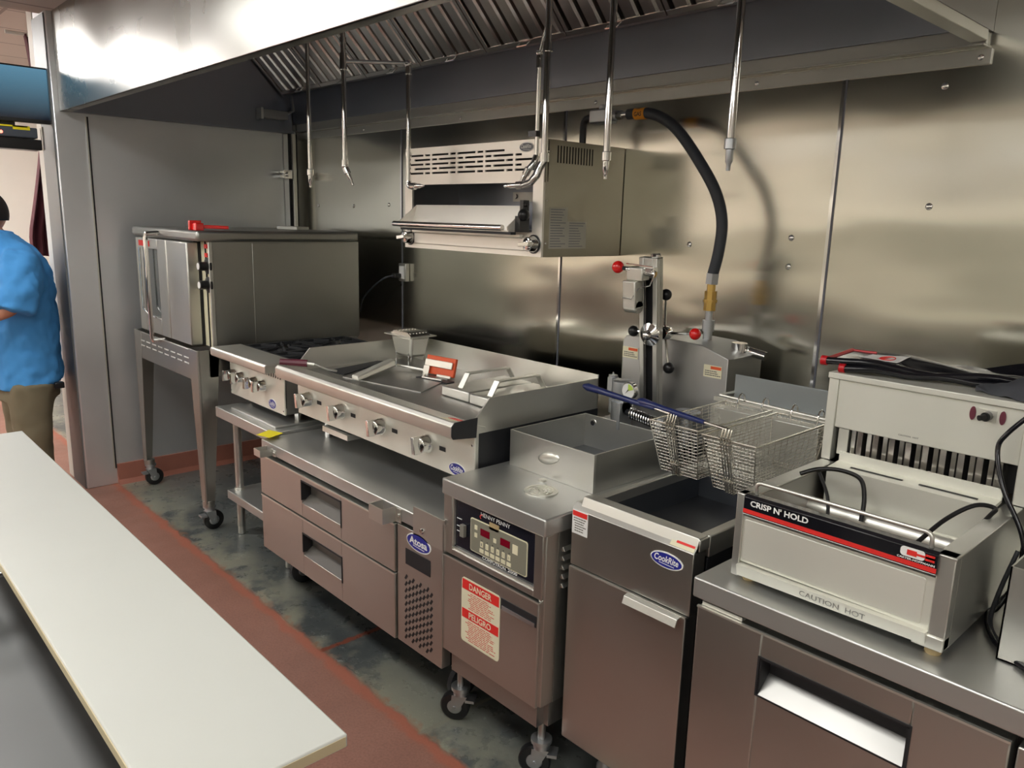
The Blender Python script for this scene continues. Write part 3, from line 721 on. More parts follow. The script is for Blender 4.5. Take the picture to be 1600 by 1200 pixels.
tag(MB().box(TX0+.10, TX1-.05, TF+.04, TF+.60, TZ+.0005, TZ+.010).build('sheet_pan', M['st_top'], bevel=.002), 'flat steel sheet lying on the low stand beneath the range', 'sheet pan')
tag(MB().prism([(-3.215, 1.515), (-3.13, 1.54), (-3.095, 1.46), (-3.175, 1.435)], 'z', TZ+.0005, TZ+.0015).build('sticky_note', M['yellow'], bevel=0), 'bright yellow note lying at the corner of the low stand', 'sticky note')

# ------------------------------------------------------------------ four burner hot plate
RX0, RX1, RF = -3.80, -3.215, 1.60
rg = thing('gas_range', 'four burner countertop gas range with chrome knobs beside the oven', 'range', ((RX0+RX1)/2, 1.9, TZ+.010))
MB().box(RX0, RX1, RF, 2.28, .775, .925).build('body', M['blackpaint'], rg)
MB().box(RX0, RX1, RF-.006, RF+.004, .742, .945).build('front_panel', M['st_m'], rg, bevel=.003)
MB().box(RX1-.001, RX1+.003, RF+.004, 2.28, .745, .94).build('side_panel', M['st_d'], rg)
MB().prism([(1.505, .945), (1.50, .955), (1.50, .982), (1.508, .990), (1.66, .990), (1.66, .982), (1.52, .975), (1.52, .945)], 'x', RX0-.005, RX1+.012).build('bullnose', M['st_l'], rg, bevel=.004)
MB().prism([(1.60, .940), (1.50, .955), (1.50, .985), (1.60, .985)], 'x', RX1+.008, RX1+.014).build('bullnose_cap', M['st'], rg)
mv = MB()
for i in range(24): x = RX0+.03+i*.0225; mv.box(x, x+.007, RF-.0075, RF-.006, .905, .925)
mv.build('vent_slots', M['black'], rg)
for x in (-3.745, -3.655, -3.505, -3.415): knob(rg, x, RF-.006, .850, .026, .06, .1)
emblem(rg, -3.335, .775, .075, .05, RF-.006, 'CookRite', M['logoblue'], M['white'])
MB().box(RX0+.02, RX1-.01, 1.66, 2.27, .925, .95).build('burner_deck', M['iron'], rg)
for gx in (RX0+.155, RX1-.14):
    for gy in (1.81, 2.11):
        gr = MB(); a = .135
        for s in (-1, 1):
            gr.box(gx+s*a-.007, gx+s*a+.007, gy-a, gy+a, .965, .985); gr.box(gx-a, gx+a, gy+s*a-.007, gy+s*a+.007, .965, .985)
        for k in range(8):
            an = PI/4*k+PI/8; c, s = math.cos(an), math.sin(an); p0 = (gx+c*.04, gy+s*.04, .984); p1 = (gx+c*.145, gy+s*.145, .978)
            gr.tube([p0, p1], .0075, 6)
        for sx in (-1, 1):
            for sy in (-1, 1): gr.box(gx+sx*(a-.006)-.008, gx+sx*(a-.006)+.008, gy+sy*(a-.006)-.008, gy+sy*(a-.006)+.008, .95, .985)
        gr.build('grate', M['iron'], rg)
        MB().lathe((gx, gy, .945), (0, 0, 1), [(.05, 0), (.045, .015), (.03, .02), (.028, .028)], 18).build('burner', M['iron'], rg)
for x in (RX0+.05, RX1-.045):
    for y in (RF+.08, 2.2):
        MB().lathe((x, y, TZ+.010), (0, 0, 1), [(.013, 0), (.016, .004), (.017, .055), (.017, .078)], 16).build('foot', M['chrome'], rg)
for z in (.76, .93):
    for x in (RX0+.01, RX1-.012): MB().lathe((x, RF-.006, z), (0, -1, 0), [(.005, 0), (.003, .003)], 8).build('screw', M['chrome'], rg)

# ------------------------------------------------------------------ refrigerated chef base
CX0, CX1, CF, CZ = -3.145, -1.845, 1.445, .675
cb = thing('chef_base', 'low refrigerated two drawer chef base under the griddle', 'refrigerated base', ((CX0+CX1)/2, 1.85, 0))
GX = -2.10
MB().box(CX0+.004, CX1-.004, CF+.035, 2.30, .175, .615).build('cabinet', M['blackpaint'], cb)
MB().box(CX0, CX0+.004, CF+.03, 2.30, .175, .615).build('side_panel', M['st_d'], cb)
tp = MB().box(CX0-.005, CX1+.004, CF, 2.32, .625, CZ).build('worktop', M['st_top'], cb, bevel=.004)
for (z0, z1, hz1) in ((.434, .612, .585), (.178, .428, .358)):
    hx0, hx1 = -2.768, -2.462
    hz0 = hz1-.092
    d = MB().frame(CX0+.004, GX-.006, z0, z1, hx0, hx1, hz0, hz1, CF-.012, CF+.033)
    dw = d.build('drawer', M['st_door'], cb, bevel=.002)
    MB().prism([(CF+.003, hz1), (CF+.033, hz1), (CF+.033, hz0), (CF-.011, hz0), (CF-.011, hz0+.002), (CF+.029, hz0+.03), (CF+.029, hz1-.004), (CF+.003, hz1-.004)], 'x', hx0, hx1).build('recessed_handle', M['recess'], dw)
    MB().box(hx0-.004, hx0+.002, CF-.014, CF+.03, hz0+.012, hz1+.004).box(hx0-.004, hx1+.004, CF-.014, CF+.01, hz1, hz1+.006).box(hx1-.002, hx1+.004, CF-.014, CF+.03, hz0-.01, hz1+.004).build('handle_rim', M['black'], dw)
    MB().box(CX0+.004, GX-.006, CF-.014, CF-.010, z1-.006, z1).build('top_edge', M['st_l'], dw)
# grille side
gp = MB().box(GX, CX1-.002, CF-.004, CF+.034, .178, .615).build('grille_panel', M['st_door'], cb, bevel=.002)
MB().box(GX+.05, GX+.19, CF-.006, CF-.004, .484, .542).build('switch_window', M['black'], gp, bevel=.002)
hl = MB()
for r in range(19):
    for c in range(8):
        x = GX+.052+c*.0205; z = .435-r*.0125+(c-4)*-.0
        if z < .205: continue
        if (r+c) % 2: continue
        p = [(x-.009, z-.007), (x-.001, z-.010), (x+.009, z+.005), (x+.002, z+.010)]
        hl.prism(p, 'y', CF-.0052, CF-.004)
hl.build('grille_holes', M['black'], gp)
emblem(cb, GX+.125, .582, .135, .062, CF-.004, 'Atosa', M['logoblue'], M['white'], shear=0, bold=.03)
# little steel pan clips along the front edge
def clip(x0, x1, z0, z1):
    m = MB().box(x0, x0+.003, CF-.055, CF, z0, z1).box(x1-.003, x1, CF-.055, CF, z0, z1).box(x0, x1, CF-.058, CF-.055, z0, z1)
    m.box(x1, x1+.03, CF-.003, CF, z0, z1-.004).cyl((x1+.015, CF-.003, (z0+z1)/2), (x1+.015, CF-.008, (z0+z1)/2), .006)
    m.build('edge_clip', M['st'], cb)
clip(-3.10, -3.04, .625, .655); clip(-2.195, -2.11, .618, .672)
MB().box(-2.005, CX1+.006, CF-.006, CF-.001, .600, .705).box(CX1+.003, CX1+.007, CF-.006, CF+.30, .600, .690).build('corner_guard', M['st'], cb)
MB().lathe((-1.955, CF-.006, .632), (0, -1, 0), [(.010, 0), (.008, .005)], 12).build('bolt', M['chrome'], cb)
for x in (CX0+.10, CX1-.05):
    for y in (CF+.11, 2.2): caster(cb, x, y, 0, .062, .176, brake=False, wm=M['rubber'])

# ------------------------------------------------------------------ griddle
GX0, GX1, GF, GB = -3.085, -1.875, 1.60, 2.20
gd = thing('griddle', 'wide stainless steel gas griddle with four chrome knobs', 'griddle', ((GX0+GX1)/2, 1.85, CZ))
MB().box(GX0+.004, GX1-.004, GF+.004, GB, .785, .955).build('body', M['blackpaint'], gd)
MB().box(GX0, GX1, GF-.006, GF+.004, .785, .985).build('front_panel', M['st_m'], gd, bevel=.002)
MB().prism([(1.600, .950), (1.498, .955), (1.492, .965), (1.492, .998), (1.505, 1.010), (1.585, .992), (1.640, .975), (1.640, .965), (1.60, .965)], 'x', GX0-.004, GX1+.002).build('grease_trough', M['st_l'], gd, bevel=.003)
MB().box(GX0+.006, GX1-.006, 1.64, GB-.006, .955, .976).build('griddle_plate', M['plate'], gd)
sp = MB()
for x in (GX0, GX1-.006):
    sp.prism([(1.53, .955), (1.53, 1.000), (1.60, 1.012), (1.655, 1.070), (GB, 1.072), (GB, .79), (1.60, .79), (1.60, .955)], 'x', x, x+.006)
sp.box(GX0, GX1, GB-.006, GB, .79, 1.085)
sp.build('splash_guard', M['st_l'], gd, bevel=.001)
MB().prism([(1.61, .80), (1.61, .955), (GB, .955), (GB, .80)], 'x', GX1, GX1+.002).build('side_panel', M['blackpaint'], gd)
cap = MB().prism([(1.595, .945), (1.498, .955), (1.492, .965), (1.492, .998), (1.505, 1.010), (1.60, 1.012)], 'x', GX1+.002, GX1+.005).build('trough_cap', M['blackpaint'], gd)
for x in (-2.985, -2.715, -2.425, -2.135):
    knob(gd, x, GF-.006, .865, .031, .062, -.15)
    MB().box(x+.070, x+.105, GF-.0075, GF-.006, .857, .873).build('pilot_slot', M['black'], gd, bevel=.005)
mv = MB()
for i in range(60):
    x = GX0+.03+i*.0196
    if i % 15 in (13, 14): continue
    mv.box(x, x+.0055, GF-.0075, GF-.006, .928, .944)
mv.build('vent_slots', M['black'], gd)
emblem(gd, -1.965, .812, .088, .046, GF-.006, 'CookRite', M['logoblue'], M['white'])
MB().prism([(1.515, 1.008), (1.575, .9955), (1.575, .9965), (1.515, 1.009)], 'x', -1.96, -1.90).build('warning_sticker', M['cream'], gd)
MB().prism([(1.545, 1.0025), (1.575, .9962), (1.575, .9972), (1.545, 1.0035)], 'x', -1.957, -1.903).build('warning_band', M['redprint'], gd)
for (x, y) in ((GX0+.09, GF+.09), (GX1-.09, GF+.09), (GX0+.09, GB-.08), (GX1-.09, GB-.08)):
    MB().lathe((x, y, CZ), (0, 0, 1), [(.014, 0), (.017, .004), (.018, .09), (.018, .112)], 16).build('foot', M['chrome'], gd)
MB().box(-2.86, -2.66, 1.585, 1.80, .752, .774).build('grease_tray', M['st_l'], gd)
for x in (GX0+.01, GX1-.012):
    for z in (.81, .915): MB().lathe((x, GF-.006, z), (0, -1, 0), [(.006, 0), (.004, .003)], 8).build('screw', M['chrome'], gd)
dc = MB().box(-1.8725, -1.8715, 2.02, 2.18, .86, .915).build('data_plate', M['galv'], gd)

PZ = .9765
def roty(x, y, z, a): return Matrix.Translation((x, y, z)) @ Matrix.Rotation(a, 4, 'Z')
# turner with a maroon handle resting over the trough
tn = thing('griddle_turner', 'turner with a maroon handle and dark blade lying on the griddle', 'spatula', (-2.98, 1.62, PZ))
MB().tube([(-3.055, 1.50, 1.028), (-2.985, 1.590, 1.022)], [.013, .016], 8).build('handle', M['maroon'], tn)
MB().cyl((-2.985, 1.59, 1.022), (-2.965, 1.615, 1.018), .010).tube([(-2.965, 1.615, 1.018), (-2.94, 1.66, .995), (-2.93, 1.70, .985)], .005, 8).build('shank', M['st_l'], tn)
MB().hexa([(-2.985, 1.69, .978), (-2.87, 1.70, .978), (-3.02, 2.02, .978), (-3.06, 1.99, .978), (-2.985, 1.69, .981), (-2.87, 1.70, .981), (-3.02, 2.02, .981), (-3.06, 1.99, .981)]).build('blade', M['iron'], tn)
# shallow tray with a folded-up end
tr = thing('griddle_tray', 'shallow steel tray with a bright folded end lying on the griddle plate', 'tray', (-2.72, 1.85, PZ))
MB().hexa([(-2.83, 1.67, PZ), (-2.40, 1.76, PZ), (-2.56, 2.05, PZ), (-2.92, 1.98, PZ), (-2.83, 1.67, PZ+.004), (-2.40, 1.76, PZ+.004), (-2.56, 2.05, PZ+.004), (-2.92, 1.98, PZ+.004)]).build('sheet', M['plate'], tr)
MB().hexa([(-2.745, 1.66, .985), (-2.690, 1.66, .985), (-2.815, 1.93, 1.000), (-2.865, 1.93, 1.000), (-2.745, 1.66, 1.004), (-2.700, 1.66, 1.004), (-2.825, 1.93, 1.030), (-2.865, 1.93, 1.030)]).build('folded_end', M['st_m'], tr, bevel=.006)
MB().tube([(-2.84, 1.95, 1.000), (-2.56, 2.045, .987)], .007, 8).build('rear_rim', M['st_l'], tr)
# orange scraper
sc = thing('griddle_scraper', 'orange silicone scraper in a steel clamp standing on the griddle', 'scraper', (-2.58, 1.98, PZ))
Mx = roty(-2.60, 1.99, PZ, .15) @ Matrix.Rotation(-.25, 4, 'X')
MB().box(-.085, .085, .006, .020, .012, .092).xf(Mx).build('rubber_blade', M['orange'], sc, bevel=.003)
MB().box(-.083, .075, -.002, .006, .044, .074).box(-.083, -.05, -.006, .002, .0, .045).box(.0, .08, -.006, .0, .004, .016).xf(Mx).build('clamp', M['st_l'], sc, bevel=.002)
MB().box(-.09, .09, -.035, .01, .0, .006).xf(roty(-2.56, 1.96, PZ, .15)).build('base', M['iron'], sc)
MB().tube([(-2.66, 1.97, .985), (-2.62, 1.93, .982), (-2.52, 1.955, .982)], .006, 8).build('bail', M['st_l'], sc)
# two steam lids with strap handles
def steamlid(x0, y0, label):
    t = thing('griddle_press', label, 'griddle press', (x0+.08, y0+.15, PZ))
    MB().box(x0, x0+.165, y0, y0+.33, PZ+.0005, PZ+.040).build('plate', M['st'], t, bevel=.006)
    hz = PZ+.040
    y1, y2 = y0+.06, y0+.27; xm = x0+.085
    MB().prism([(y1-.035, hz), (y1, hz+.055), (y2, hz+.055), (y2+.035, hz), (y2+.030, hz), (y2-.003, hz+.049), (y1+.003, hz+.049), (y1-.030, hz)], 'x', xm-.014, xm+.014).build('handle', M['st_l'], t, bevel=.0015)
    return t
steamlid(-2.325, 1.80, 'left of the two rectangular steel griddle presses')
steamlid(-2.150, 1.795, 'right of the two rectangular steel griddle presses, by the splash guard')
# small pan with perforated liner standing at the back corner
pn = thing('small_steel_pan', 'small deep steel pan with a perforated liner at the griddle back corner', 'pan', (-2.96, 2.12, PZ))
cx, cy = -2.955, 2.105; za, zb = 1.012, 1.108
tp_ = .055; bt = .042
MB().hexa([(cx-bt*1.5, cy-bt, za), (cx+bt*1.5, cy-bt, za), (cx+bt*1.5, cy+bt, za), (cx-bt*1.5, cy+bt, za), (cx-tp_*1.5, cy-tp_, zb), (cx+tp_*1.5, cy-tp_, zb), (cx+tp_*1.5, cy+tp_, zb), (cx-tp_*1.5, cy+tp_, zb)]).build('pan', M['st_l'], pn, bevel=.012)
MB().box(cx-.105, cx+.105, cy-.075, cy+.075, zb-.001, zb+.004).build('rim', M['st_l'], pn, bevel=.001)
pf = MB()
for i in range(7): 
    for j in range(6): pf.cyl((cx-.065+i*.021, cy-.045+j*.018, zb+.004), (cx-.065+i*.021, cy-.045+j*.018, zb+.018+.004*math.sin(i)), .007, .004, 6)
pf.prism([(cx-.08, zb+.004), (cx+.08, zb+.004), (cx+.055, zb+.020), (cx-.055, zb+.020)], 'y', cy-.055, cy+.055)
pf.build('perforated_liner', M['wire'], pn)
for dx in (-.05, .05):
    for dy in (-.046, .04): MB().tube([(cx+dx, cy+dy, PZ), (cx+dx, cy+dy, za+.02)], .0022, 6).build('wire_leg', M['chrome'], pn)

# ------------------------------------------------------------------ pressure fryer
PX0, PX1, PF, PZT = -1.853, -1.392, 1.445, .846
pf = thing('pressure_fryer', 'floor standing pressure fryer with a red digit control panel and open lid', 'pressure fryer', ((PX0+PX1)/2, 1.9, 0))
MB().box(PX0, PX1, PF-.004, 2.30, PZT-.052, PZT).build('deck', M['st_top'], pf, bevel=.005)
MB().box(PX0+.006, PX1-.012, PF+.05, 2.30, .18, PZT-.052).build('cabinet', M['st_d'], pf)
MB().box(PX1-.030, PX1-.006, PF+.01, PF+.06, .26, PZT-.052).build('corner_post', M['st_door'], pf, bevel=.003)
MB().box(PX1-.012, PX1-.006, PF+.06, 2.30, .26, PZT-.052).build('side_panel', M['st_door'], pf)
lv = MB()
for i in range(5):
    z = .745-i*.028; lv.prism([(PX1-.006, z), (PX1+.004, z-.012), (PX1-.006, z-.014)], 'y', PF+.075, PF+.115)
lv.build('louvers', M['st_door'], pf, bevel=.001)
# control surround and fascia
MB().frame(PX0+.004, PX1-.012, .600, .794, PX0+.045, PX1-.045, .620, .790, PF+.002, PF+.050).build('control_surround', M['st_door'], pf, bevel=.002)
fa_ = MB().box(PX0+.045, PX1-.045, PF+.014, PF+.02, .618, .790).build('control_fascia', M['navy'], pf)
MB().box(PX0+.045, PX1-.045, PF+.006, PF+.02, .620, .626).box(PX0+.045, PX0+.050, PF+.006, PF+.02, .632, .79).build('fascia_trim', M['st_l'], fa_)
YP = PF+.012
px0, px1, pz0, pz1 = -1.725, -1.478, .644, .746
def rrect(x0, x1, z0, z1, r, y0, y1, mb=None):
    pts = []
    for (cx_, cz_, a0) in ((x1-r, z1-r, 0), (x0+r, z1-r, PI/2), (x0+r, z0+r, PI), (x1-r, z0+r, 1.5*PI)):
        pts += [(cx_+r*math.cos(a0+PI/2*i/4), cz_+r*math.sin(a0+PI/2*i/4)) for i in range(5)]
    return (mb or MB()).prism(pts, 'y', y0, y1)
rrect(px0-.003, px1+.003, pz0-.003, pz1+.003, .007, YP, YP+.002).build('membrane_border', M['cream'], fa_)
mp_ = rrect(px0, px1, pz0, pz1, .006, YP-.0012, YP+.001).build('membrane_panel', M['panelgrey'], fa_)
for (a, b_) in ((-1.678, -1.637), (-1.588, -1.547)): MB().box(a, b_, YP-.003, YP-.001, .706, .728).build('digit_display', M['display'], fa_)
for (x, z, w_, h_) in [(-1.700, .724, .012, .014), (-1.700, .699, .012, .014), (-1.613, .709, .012, .013), (-1.524, .711, .022, .028)]+[(-1.672+i*.0245, .677, .012, .017) for i in range(6)]+[(-1.672+i*.0245, .656, .018, .012) for i in range(6)]:
    bt_ = MB().box(x-w_/2, x+w_/2, YP-.0028, YP-.001, z-h_/2, z+h_/2).build('button', M['cream'], fa_)
for i in range(6):
    MB().box(-1.6735+i*.0245, -1.6705+i*.0245, YP-.002, YP-.001, .689, .692).build('indicator_dot', M['black'], fa_)
    text(str(i+1), (-1.672+i*.0245, YP-.003, .677), .004, .009, M['greyprint'], fa_)
text('HENNY PENNY', (-1.615, YP, .7725), .130, .0125, M['white'], fa_, 'lettering')
MB().tube(arc((-1.678, YP, .764), .006, .3*PI, 1.4*PI, 6, (1, 0, 0), (0, 0, 1)), .0012, 6).build('red_flourish', M['redprint'], fa_)
text('COMPUTRON', (-1.617, YP-.0, .6355), .105, .010, M['white'], fa_, 'lettering', bold=.01)
text('2000', (-1.535, YP-.0, .6355), .040, .010, M['white'], fa_, 'lettering', bold=.01)
MB().box(-1.640, -1.598, YP-.0012, YP+.001, .738, .760).build('tape_patch', M['foam'], fa_)
MB().box(-1.768, -1.748, YP-.012, YP+.001, .675, .715).build('rocker_switch', M['greyprint'], fa_, bevel=.002)
for z in (.725, .700, .683): MB().box(-1.795, -1.772, YP, YP+.0012, z, z+.0025).build('switch_marking', M['white'], fa_)
# door, warning sticker, handle
dr = MB().box(PX0+.004, PX1-.020, PF+.001, PF+.05, .255, .590).build('door', M['st_door'], pf, bevel=.003)
MB().box(PX0+.004, PX1-.020, PF-.001, PF+.002, .586, .591).build('door_top_edge', M['st_l'], dr)
MB().box(-1.567, -1.418, PF-.001, PF+.004, .512, .546).build('handle_recess', M['black'], dr)
MB().box(-1.562, -1.423, PF-.003, PF+.001, .512, .524).build('handle_lip', M['galv'], dr)
MB().box(PX0+.03, PX1-.03, PF+.02, PF+.05, .18, .255).build('kick_plate', M['st_d'], pf)
sx0, sx1, sz0, sz1 = -1.752, -1.572, .330, .548
ws = rrect(sx0, sx1, sz0, sz1, .012, PF-.0002, PF+.001).build('warning_sticker', M['cream'], dr)
for (za_, zb_, s_) in ((.510, .543, 'DANGER'), (.413, .444, 'PELIGRO')):
    MB().box(sx0+.004, sx1-.004, PF-.0008, PF-.0001, za_, zb_).build('red_band', M['redprint'], dr)
    text(s_, ((sx0+sx1)/2, PF-.0012, (za_+zb_)/2), .105, .021, M['cream'], dr, bold=.02)
microlines(dr, sx0+.025, sx1-.02, .448, .505, 9, PF-.0002, M['redtext'], seed=2)
microlines(dr, sx0+.02, sx1-.015, .338, .408, 11, PF-.0002, M['redtext'], seed=5)
# round drain cover and button on the deck
dn = MB()
for rr_, wd in ((.052, .008), (.036, .004), (.024, .004), (.012, .004)):
    dn.lathe((-1.565, 1.595, PZT), (0, 0, 1), [(rr_, .0), (rr_, .004), (rr_-wd, .004), (rr_-wd, 0)], 32)
dn.lathe((-1.565, 1.595, PZT), (0, 0, 1), [(.05, .0), (.05, .001)], 32)
dn.box(-1.60, -1.53, 1.592, 1.598, PZT, PZT+.004)
dn.build('drain_cover', M['st_l'], pf)
MB().lathe((-1.632, 1.668, PZT), (0, 0, 1), [(.014, 0), (.013, .005), (.008, .007)], 16).build('deck_button', M['st_l'], pf)
# open frypot surround
UX0, UX1, UF, UB, UZ = -1.82, -1.45, 1.70, 2.07, .968
u = MB(); t_ = .006
u.box(UX0, UX1, UF, UF+t_, PZT, UZ).box(UX0, UX1, UB-t_, UB, PZT, UZ).box(UX0, UX0+t_, UF+t_, UB-t_, PZT, UZ).box(UX1-t_, UX1, UF+t_, UB-t_, PZT, UZ)
u.build('frypot_surround', M['st_v'], pf, bevel=.001)
MB().box(UX0+t_, UX1-t_, UF+t_, UB-t_, PZT, PZT+.004).build('frypot_floor', M['frypot'], pf)
dm = MB(); dm.sphere((0, 0, 0), 1, 16); dm.xf(Matrix.Translation((-1.64, UF, .912)) @ Matrix.Rotation(-.25, 4, 'Y') @ Matrix.Diagonal((.048, .010, .020, 1)))
dm.build('surround_dimple', M['st_l'], pf)
MB().lathe((UX0+.045, UB-t_, .94), (0, -1, 0), [(.014, 0), (.014, .003), (.009, .004)], 16).build('port_ring', M['chrome'], pf)
MB().lathe((UX0+.045, UB-t_-.004, .94), (0, -1, 0), [(.009, 0), (.008, .001)], 16).build('port_hole', M['black'], pf)
# rear shroud with chamfered top and stickers
sh_ = MB().prism([(PX0+.003, .80), (PX0+.003, 1.212), (-1.835, 1.232), (-1.640, 1.243), (-1.50, 1.238), (PX1-.002, 1.205), (PX1-.002, .80)], 'y', 2.30, 2.52).build('rear_shroud', M['lid'], pf, bevel=.003)
for (xa, xb, zt) in ((-1.848, -1.775, 1.19), (-1.487, -1.415, 1.175)):
    MB().box(xa, xb, 2.2985, 2.2995, zt-.042, zt).build('shroud_sticker', M['cream'], sh_)
    MB().box(xa+.028, xb-.003, 2.2975, 2.2985, zt-.013, zt-.003).build('sticker_flash', M['orange'], sh_)
    microlines(sh_, xa+.004, xb-.004, zt-.038, zt-.017, 3, 2.2983, M['greyprint'], seed=8)
MB().cyl((-1.44, 2.44, 1.20), (-1.44, 2.44, 1.243), .028).cyl((-1.41, 2.46, 1.215), (-1.345, 2.46, 1.205), .016).build('shroud_fitting', M['chrome'], sh_)
# leaning lid column: U channel with slot
Mc = Matrix.Translation((-1.640, 2.215, .995)) @ Matrix.Rotation(.10, 4, 'X')
hC = .54
cc = MB(); cc.box(-.050, -.026, 0, .012, 0, hC).box(.022, .046, 0, .012, 0, hC).box(.040, .046, .012, .035, 0, hC).box(-.050, -.044, .012, .035, 0, hC)
cc.box(-.026, .022, 0, .012, hC-.07, hC).box(-.050, .046, 0, .035, hC-.004, hC).box(-.026, .022, .0, .012, .235, .250)
cc.v = [(-.05+(v[0]+.05)*.80, v[1], v[2]) for v in cc.v]
col = cc.xf(Mc).build('lid_column', M['st_v'], pf, bevel=.002)
MB().box(-.042, .020, .028, .033, 0, hC-.02).xf(Mc).build('column_backing', M['black'], col)
MB().lathe((-.0, 0, .275), (0, -1, 0), [(.040, 0), (.040, .006), (.032, .010), (.018, .018), (.014, .030), (.006, .036)], 24).xf(Mc).build('spindle_hub', M['chrome'], col)
MB().lathe((.0, .03, hC), (0, 0, 1), [(.018, 0), (.018, .008), (.014, .012)], 16).xf(Mc).build('column_bolt', M['chrome'], col)
lt = MB().box(-.075, -.020, -.06, -.012, hC-.17, hC-.075).cyl((-.075, -.036, hC-.165), (-.020, -.036, hC-.165), .024)
lt.box(-.070, .0, -.045, -.005, hC-.075, hC-.03)
lt.xf(Mc).build('latch', M['st_l'], col, bevel=.004)
MB().tube([(-.072, -.04, hC-.036), (.0, -.025, hC-.045), (.035, -.018, hC-.052)], [.008, .013, .011], 10).box(-.06, .03, -.035, 0, hC-.045, hC-.03).xf(Mc).build('latch_lever', M['chrome'], col)
MB().tube([(-.08, -.03, hC-.02), (.03, -.028, hC-.026), (.038, -.028, hC-.05), (.02, -.03, hC-.09), (-.018, -.045, hC-.10), (-.03, -.066, hC-.135), (-.07, -.068, hC-.132)], .002, 6).xf(Mc).build('latch_wire', M['chrome'], col)
MB().sphere((-.105, -.045, hC-.032), .0215, 20).xf(Mc).build('red_ball', M['red'], col)
MB().tube([(-.09, -.043, hC-.034), (-.07, -.04, hC-.036)], .007, 8).xf(Mc).build('ball_stem', M['blackplastic'], col)
# spindle wheel behind the column
wc = Vector((-1.633, 2.262, 1.268))
for (dx, dz, mt, nm) in ((-.140, -.010, 'blackplastic', 'black_ball'), (-.006, .135, 'blackplastic', 'black_ball'), (.026, -.122, 'blackplastic', 'black_ball'), (.125, .012, 'red', 'red_ball')):
    e_ = wc+Vector((dx, 0, dz))
    MB().tube([wc+Vector((0, .0, 0)), e_], .0045, 8).build('spoke', M['chrome'], col)
    MB().sphere(e_, .0205, 18).build(nm, M[mt], col)
MB().lathe(wc-Vector((0, .02, 0)), (0, 1, 0), [(.020, 0), (.024, .01), (.024, .03), (.018, .05)], 18).build('wheel_boss', M['chrome'], col)
# relief valve, dead weight cap, gauge, spring hinge
rv = MB().cyl((-1.765, 2.15, .97), (-1.765, 2.15, 1.045), .012).cyl((-1.765, 2.15, 1.045), (-1.765, 2.15, 1.10), .021, seg=6).cyl((-1.765, 2.15, 1.10), (-1.765, 2.15, 1.108), .016).cyl((-1.765, 2.15, 1.108), (-1.765, 2.15, 1.118), .003)
rv.tube([(-1.765, 2.15, 1.04), (-1.80, 2.13, 1.04)], .004, 8); rv.sphere((-1.80, 2.13, 1.04), .008, 10)
rv.build('relief_valve', M['galv'], pf)
MB().lathe((-1.705, 2.13, .95), (0, 0, 1), [(.036, 0), (.036, .075), (.028, .078), (.028, .09), (.034, .094), (.036, .140), (.036, .148), (.030, .152)], 24).build('dead_weight_cap', M['galv'], pf)
gg = MB().lathe((-1.640, 2.10, 1.080), (0, -1, 0), [(.030, 0), (.030, .016), (.028, .018)], 28).tube([(-1.64, 2.105, 1.06), (-1.645, 2.11, .99)], .007, 8).build('pressure_gauge', M['chrome'], pf)
MB().cyl((-1.640, 2.0825, 1.080), (-1.640, 2.081, 1.080), .026, seg=28).build('gauge_face', M['white'], gg)
MB().prism([(-1.640, 1.080)]+[(-1.640+.024*math.cos(a), 1.080+.024*math.sin(a)) for a in [PI*.5-i*.25 for i in range(6)]], 'y', 2.0802, 2.081).build('gauge_sector', M['green'], gg)
MB().prism([(-1.652, 1.068), (-1.637, 1.083), (-1.639, 1.086)], 'y', 2.0795, 2.0802).build('gauge_needle', M['black'], gg)
sg = []
for i in range(145):
    a = 2*PI*i/12; sg.append((-1.635+i*.00085, 2.10+.018*math.cos(a), 1.0-.0001*i+.018*math.sin(a)))
MB().tube(sg, .0032, 6).build('hinge_spring', M['chrome'], pf)
MB().cyl((-1.66, 2.10, 1.0), (-1.50, 2.10, .985), .011).build('hinge_rod', M['blackpaint'], pf)
MB().box(-1.668, -1.655, 2.06, 2.13, .94, 1.035).cyl((-1.668, 2.10, 1.02), (-1.655, 2.10, 1.02), .03).cyl((-1.51, 2.10, .99), (-1.485, 2.10, .988), .03).box(-1.51, -1.49, 2.07, 2.13, .93, .99).build('hinge_bracket', M['galv'], pf, bevel=.002)
MB().box(PX0+.01, PX1-.01, 2.072, 2.30, .80, .93).build('rear_deck', M['blackpaint'], pf)
MB().cyl((-1.46, 2.18, .93), (-1.46, 2.18, 1.02), .02).cyl((-1.46, 2.18, 1.02), (-1.46, 2.18, 1.03), .045).build('rear_cap', M['galv'], pf)
# legs
for (x, y) in ((PX0+.055, PF+.04), (PX1-.04, PF+.055), (PX0+.05, 2.25), (PX1-.05, 2.25)):
    MB().cyl((x, y, .12), (x, y, .19), .012).build('leg_stem', M['st_d'], pf)
    caster(pf, x, y, 0, .050, .125, yaw=2.2)

# ------------------------------------------------------------------ open deep fryer
FX0, FX1, FF, FZ = -1.348, -.968, 1.53, .902
fy = thing('deep_fryer', 'open floor deep fryer with blue oval emblem and dark empty fry tank', 'fryer', ((FX0+FX1)/2, 1.9, 0))
MB().box(FX0+.01, FX1-.004, FF+.045, 2.29, .15, .80).build('cabinet', M['blackpaint'], fy)
MB().box(FX0, FX0+.01, FF+.04, 2.29, .15, .86).build('side_panel', M['st_d'], fy)
MB().box(FX1-.004, FX1, FF+.05, 2.29, .15, .845).build('side_panel', M['blackpaint'], fy)
